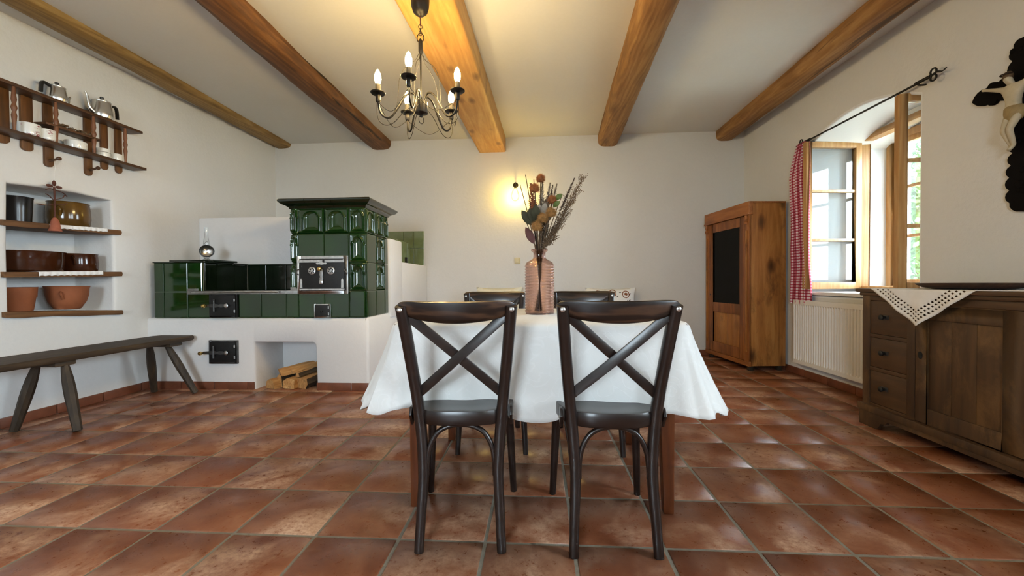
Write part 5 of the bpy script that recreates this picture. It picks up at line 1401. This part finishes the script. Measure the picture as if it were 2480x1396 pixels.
def pdoor(y0, y1):
    z0, z1 = .145, STZ - .088; w = .085
    m = MB(); x0, x1 = SX + .001, SX + .021
    for a, b, c, d in ((y0, y0 + w, z0, z1), (y1 - w * .8, y1, z0, z1), (y0 + w, y1 - w * .8, z0, z0 + w), (y0 + w, y1 - w * .8, z1 - w * .9, z1)): m.box((x0, a, c), (x1, b, d))
    o = Q(m, 'door', bevel=.003)
    ym = y0 + w; ye = y1 - w * .8
    for k in range(3):
        a, b = ym + (ye - ym) * k / 3, ym + (ye - ym) * (k + 1) / 3
        Q(MB().box((SX + .012, a + .0006, z0 + w - .004), (SX + .018, b - .0006, z1 - w * .9 + .004)), 'door_panel', 'sideboard_wood', o, bevel=.0012)
    Q(MB().lathe([(.013, 0), (.013, .003), (.006, .006), (.001, .006)], 14, (SX + .001, y1 - .03, .52), Matrix.Rotation(-pi / 2, 4, 'Y') @ Matrix.Diagonal(Vector((1.6, 1, 1, 1)))), 'keyhole_plate', 'dark_soot', o)
pdoor(.464, .977); pdoor(SY0 + .054, .398)
# plinth: moulding and shaped bracket feet
Q(MB().box((SX - .022, SY0 - .015, .095), (4.385, SY1 + .018, .14)), 'base_moulding', bevel=.010)
pl = [(SY1 + .014, .10), (SY1 + .010, .0), (SY1 - .12, .0), (SY1 - .14, .018), (SY1 - .155, .045), (SY1 - .185, .05), (SY1 - .205, .068), (.42, .068), (.40, .05), (.375, .045), (.355, .018), (.335, .0), (SY0 - .01, 0), (SY0 - .01, .10)]
Q(MB().prism(pl, SX - .012, SX + .012, lambda u, v, h: Vector((h, u, v))), 'plinth_skirt', bevel=.002)
Q(MB().prism([(SX + .012, 0), (SX + .10, 0), (SX + .14, .05), (4.26, .05), (4.30, 0), (4.38, 0), (4.38, .10), (SX + .012, .10)], SY1 - .012, SY1 + .010, lambda u, v, h: Vector((u, h, v))), 'plinth_side')
# crochet cloth with a corner hanging over the front
dl = thing('lace_cloth', 'white crochet-edged cloth with one corner hanging over the sideboard front', 'doily', (4.15, .94, STZ))
def dpt(u, v):
    """u, v in [-1, 1] across the square; diamond orientation, the corner (-1,-1) hangs"""
    H = .262
    x = 4.06 + (u + v) * H / sqrt(2) * .98; y = .935 + (u - v) * H / sqrt(2) * 1.45
    return x, y
def fold3(x, y, e=0):
    xe = SX - .032
    if x >= xe: return Vector((min(x, 4.37), y, STZ + .002 + e))
    d = xe - x; return Vector((xe - .003 - e + .006 * sin(y * 40) * min(1, d * 8), y, STZ + .002 - d))
m = MB(); n = 60; holes = MB()
idx = {}
def cell(i, j):
    u, v = -1 + 2 * (i + .5) / n, -1 + 2 * (j + .5) / n; e = 1 - max(abs(u), abs(v))
    return .06 < e < .26 and e > .05 and (i % 2 == 0) and (j % 2 == 0)
vid = {}
vs = []; fs = []
for j in range(n + 1):
    for i in range(n + 1): vs.append(fold3(*dpt(-1 + 2 * i / n, -1 + 2 * j / n)))
for j in range(n):
    for i in range(n):
        if not cell(i, j): fs.append((j * (n + 1) + i, j * (n + 1) + i + 1, (j + 1) * (n + 1) + i + 1, (j + 1) * (n + 1) + i))
m.add(vs, fs); o = m.build('crochet', 'lace', dl, ang=80, world=True); md = o.modifiers.new('t', 'SOLIDIFY'); md.thickness = .0015
ds = MB().lathe([(.001, 0), (.15, 0), (.19, .008), (.215, .022), (.222, .030), (.216, .031), (.19, .016), (.14, .010), (.001, .009)], 48, close=True).build('wooden_dish', 'dish_wood')
ds.location = (4.15, .895, STZ + .0045); tag(ds, 'shallow round dark wooden dish lying on the sideboard', 'dish')

# ------------------------------------------------------------------ crucifix
cr = thing('crucifix', 'black carved wooden crucifix with painted figure on the right wall', 'crucifix', (XR, .885, 1.30))
def leafy_outline(pts, amp, per):
    out = []; L = 0
    for i in range(len(pts)):
        a, b = Vector(pts[i]), Vector(pts[(i + 1) % len(pts)]); d = b - a; n = max(1, int(d.length / per)); nn = Vector((d.y, -d.x)).normalized()
        for k in range(n * 4):
            t_ = k / (n * 4); out.append(tuple(a + d * t_ + nn * amp * (abs(sin(t_ * n * pi)) ** .6 - .35)))
    return out
yc, zb, zt, za = .885, 1.30, 2.235, 2.00
cw = .058
outer = [(yc - cw, zb + .06), (yc, zb), (yc + cw, zb + .06), (yc + cw * 1.05, zb + .20), (yc + cw * .8, zb + .33), (yc + cw * .85, za - .20), (yc + cw, za - .05), (yc + .17, za - .055), (yc + .25, za - .0), (yc + .17, za + .05), (yc + .06, za + .045), (yc + cw * .9, za + .13), (yc + .045, zt - .04), (yc, zt), (yc - .045, zt - .04), (yc - cw * .9, za + .13),
         (yc - .06, za + .045), (yc - .17, za + .05), (yc - .25, za), (yc - .17, za - .055), (yc - cw, za - .05), (yc - cw * .85, za - .20), (yc - cw * .8, zb + .33), (yc - cw * 1.05, zb + .20)]
ol = leafy_outline(outer, .020, .055)
bmc = bmesh.new()
fv = [bmc.verts.new((XR - .022, y, z)) for y, z in ol]; bmc.faces.new(fv)
bvv = [bmc.verts.new((XR - .002, y, z)) for y, z in ol]; bmc.faces.new(list(reversed(bvv)))
for i in range(len(ol)): j = (i + 1) % len(ol); bmc.faces.new((fv[i], bvv[i], bvv[j], fv[j]))
bmesh.ops.recalc_face_normals(bmc, faces=bmc.faces)
bmesh.ops.triangulate(bmc, faces=[f for f in bmc.faces if len(f.verts) > 4])
me = bpy.data.meshes.new('cross'); bmc.to_mesh(me); bmc.free(); me.transform(frame(cr).inverted()); me.materials.append(MATS['crucifix_black']); obj('carved_cross', me, cr)
K = lambda m, n, mat='crucifix_black', par=cr, **k: m.build(n, mat, par, world=True, **k)
rr = random.Random(9); m = MB()
for i in range(34):
    z = rr.uniform(zb + .05, zt - .05); m.ball((XR - .022, yc + rr.uniform(-.045, .045), z), rr.uniform(.012, .022), 8, (.5, 1, 1.2))
K(m, 'carved_leaves')
# figure: one skinned body
jt = {'pelvis': (0, 0, 0), 'belly': (-.004, 0, .035), 'chest': (-.012, 0, .085), 'neck': (-.012, 0, .125), 'head0': (-.020, .006, .142), 'head1': (-.026, .010, .166),
      'shL': (-.006, .034, .112), 'elL': (.004, .085, .135), 'wrL': (.012, .135, .158), 'haL': (.013, .152, .164), 'shR': (-.006, -.034, .112), 'elR': (.004, -.085, .135), 'wrR': (.012, -.135, .158), 'haR': (.013, -.152, .164),
      'hipL': (0, .018, -.018), 'knL': (-.030, .016, -.095), 'anL': (.0, .008, -.168), 'toL': (-.020, .006, -.192), 'hipR': (0, -.018, -.018), 'knR': (-.034, -.010, -.092), 'anR': (-.006, -.006, -.165), 'toR': (-.028, -.004, -.190)}
rd_ = {'pelvis': .026, 'belly': .022, 'chest': .031, 'neck': .012, 'head0': .016, 'head1': .018, 'sh': .015, 'el': .010, 'wr': .0075, 'ha': .008, 'hip': .020, 'kn': .014, 'an': .009, 'to': .008}
bones = [('pelvis', 'belly'), ('belly', 'chest'), ('chest', 'neck'), ('neck', 'head0'), ('head0', 'head1'), ('chest', 'shL'), ('shL', 'elL'), ('elL', 'wrL'), ('wrL', 'haL'), ('chest', 'shR'), ('shR', 'elR'), ('elR', 'wrR'), ('wrR', 'haR'),
         ('pelvis', 'hipL'), ('hipL', 'knL'), ('knL', 'anL'), ('anL', 'toL'), ('pelvis', 'hipR'), ('hipR', 'knR'), ('knR', 'anR'), ('anR', 'toR')]
nm = list(jt); org = Vector((XR - .058, yc, 1.845))
me = bpy.data.meshes.new('corpus'); inv = frame(cr).inverted()
me.from_pydata([inv @ (org + Vector(jt[k]) * 1.12) for k in nm], [(nm.index(a), nm.index(b)) for a, b in bones], [])
co = obj('corpus_figure', me, cr)
sk = co.modifiers.new('skin', 'SKIN')
for i, k in enumerate(nm):
    r_ = rd_.get(k, rd_.get(k[:-1], .01)) * 1.12; me.skin_vertices[0].data[i].radius = (r_, r_)
me.skin_vertices[0].data[0].use_root = True
sk.use_smooth_shade = True
ss = co.modifiers.new('sub', 'SUBSURF'); ss.levels = 2; ss.render_levels = 2
me.materials.append(MATS['corpus_paint'])
m = MB(); m.lathe([(.026, -.045), (.034, -.03), (.037, -.01), (.036, .012), (.030, .02)], 20, org, Matrix.Diagonal(Vector((.95, 1.12, 1.15, 1))), close=True); K(m, 'loincloth', 'corpus_cloth')
m = MB(); hd = org + Vector(jt['head1']) * 1.12; m.tube([hd + Vector((.022 * cos(a), .022 * sin(a), .010)) for a in [2 * pi * i / 16 for i in range(16)]], .0035, 6, closed=True); K(m, 'crown', 'stem_dark')
m = MB(); m.ball(hd + Vector((.008, 0, .002)), .0225, 12, (.9, 1, 1.15)); K(m, 'hair', 'stem_brown')

# ------------------------------------------------------------------ chandelier
HX, HY = 1.148, .797
R0 = .23
cd_ = thing('chandelier', 'dark metal five-arm chandelier with lit candle bulbs under the wide beam', 'chandelier', (HX, HY, 1.84))
# local z measured from 1.84
MB().lathe([(.001, .600), (.020, .604), (.040, .622), (.049, .650), (.052, .69), (.050, .735), (.040, .748)], 28).build('canopy', 'chandelier_metal', cd_)
MB().tube([(0, 0, .602), (.001, 0, .57), (0, 0, .545)], .004, 8).build('cord', 'rust', cd_)
def link(c, r, rot, n='chain_link', th=.002):
    pts = [Vector((r * cos(2 * pi * i / 16) * .75, 0, r * sin(2 * pi * i / 16))) for i in range(16)]
    m_ = Matrix.Rotation(rot, 3, 'Z'); MB().tube([m_ @ p + Vector(c) for p in pts], th, 6, closed=True).build(n, 'chandelier_metal', cd_)
link((0, 0, .540), .013, .3); link((0, 0, .520), .012, 1.6); link((0, 0, .503), .012, .2)
link((0, 0, .478), .026, 0, 'ring', .0028)
MB().lathe([(.004, .475), (.010, .465), (.012, .458), (.012, .40), (.008, .392), (.0045, .38), (.0045, .12)], 16).build('stem', 'chandelier_metal', cd_)
MB().lathe([(.001, .045), (.010, .047), (.014, .052), (.036, .058), (.038, .062), (.038, .118), (.034, .122), (.010, .124), (.001, .124)], 28).build('hub', 'chandelier_metal', cd_)
link((0, 0, .022), .022, .9, 'pull_ring', .002)
MB().lathe([(.006, .036), (.008, .04), (.007, .048)], 12).build('finial', 'chandelier_metal', cd_)
ang0 = -pi / 2 + .02
for k in range(5):
    a = ang0 + k * 2 * pi / 5; d = Vector((cos(a), sin(a), 0))
    P_ = lambda r, z: d * r + Vector((0, 0, z))
    arm = MB().tube(smooth_path([P_(.022, .115), P_(.030, .15), P_(.05, .165), P_(.085, .145), P_(.125, .075), P_(.165, .020), P_(.20, .020), P_(.222, .050), P_(R0, .105)], 6), .0055, 8).build('arm', 'chandelier_metal', cd_, ang=60)
    MB().tube(smooth_path([P_(.03, .10), P_(.09, .06), P_(.15, -.01), P_(.20, -.025), P_(.232, .01), P_(R0 + .006, .095)], 6), .0018, 6).build('wire', 'chandelier_metal', cd_)
    c = P_(R0, -.05)
    MB().lathe([(.010, .145), (.013, .15), (.013, .185), (.010, .19)], 14, c).build('cup', 'chandelier_metal', arm)
    MB().lathe([(.006, .186), (.036, .190), (.040, .194), (.040, .197), (.034, .196), (.006, .194)], 28, c).build('drip_dish', 'chandelier_metal', arm)
    MB().lathe([(.0135, .192), (.0135, .24), (.012, .243), (.001, .243)], 16, c).build('candle_sleeve', 'candle_sleeve', arm)
    MB().lathe([(.010, .242), (.014, .252), (.0178, .268), (.0175, .285), (.012, .305), (.006, .318), (.001, .323)], 16, c, close=True).build('candle_bulb', 'bulb_glow', arm)
    a2 = a + pi / 5; d2 = Vector((cos(a2), sin(a2), 0)); dn = Vector((cos(a + 2 * pi / 5), sin(a + 2 * pi / 5), 0))
    MB().tube(smooth_path([P_(.012, .388), P_(.03, .35), P_(.085, .30), P_(.115, .24), P_(.122, .17), P_(.13, .09), P_(.145, .055)], 6), .0016, 6).build('wire', 'chandelier_metal', cd_)
    MB().tube(smooth_path([P_(R0, .095), d2 * .19 + Vector((0, 0, .01)), dn * R0 + Vector((0, 0, .095))], 12), .0016, 6).build('garland_wire', 'chandelier_metal', cd_)

# ------------------------------------------------------------------ outdoors beyond the window
g = MB().box((5.35, -14, -.35), (30, 24, -.30)).build('gravel', 'grey_gravel'); tag(g, 'grey gravel outside the window', 'gravel', kind='structure')
g = MB().box((-20, -25, -.35), (5.35, -5.3, -.30)).build('ground', 'grey_gravel'); tag(g, 'grey gravel ground outside behind the house', 'ground', kind='structure')
def tree(label, x, y, h, r, n, mat, seed):
    t_ = thing('garden_tree', label, 'tree', (x, y, -.30), 0, 'garden trees')
    MB().tube([(0, 0, 0), (.05, 0, h * .4), (0, .05, h * .75)], [.14, .10, .05], 10).build('trunk', 'tree_bark', t_)
    rr = random.Random(seed); m = MB()
    for i in range(n):
        u = Vector((rr.gauss(0, 1), rr.gauss(0, 1), rr.gauss(0, 1))).normalized() * (rr.random() ** .4)
        p = Vector((u.x * r, u.y * r, h * .55 + u.z * h * .46)); a = Vector((rr.uniform(-1, 1), rr.uniform(-1, 1), rr.uniform(-1, 1))).normalized(); b = a.orthogonal().normalized(); s_ = rr.uniform(.08, .16)
        m.add([p - a * s_, p + b * s_ * .4, p + a * s_, p - b * s_ * .4], [(0, 1, 2, 3)])
    o = m.build('foliage', mat, t_); o['kind'] = 'stuff'
tree('leafy light green tree seen through the right window panes', 8.6, 6.0, 4.2, 1.7, 3800, 'foliage_light', 1)
tree('leafy darker green tree standing behind the light green one', 12.0, 9.9, 6.0, 2.3, 5000, 'foliage', 2)
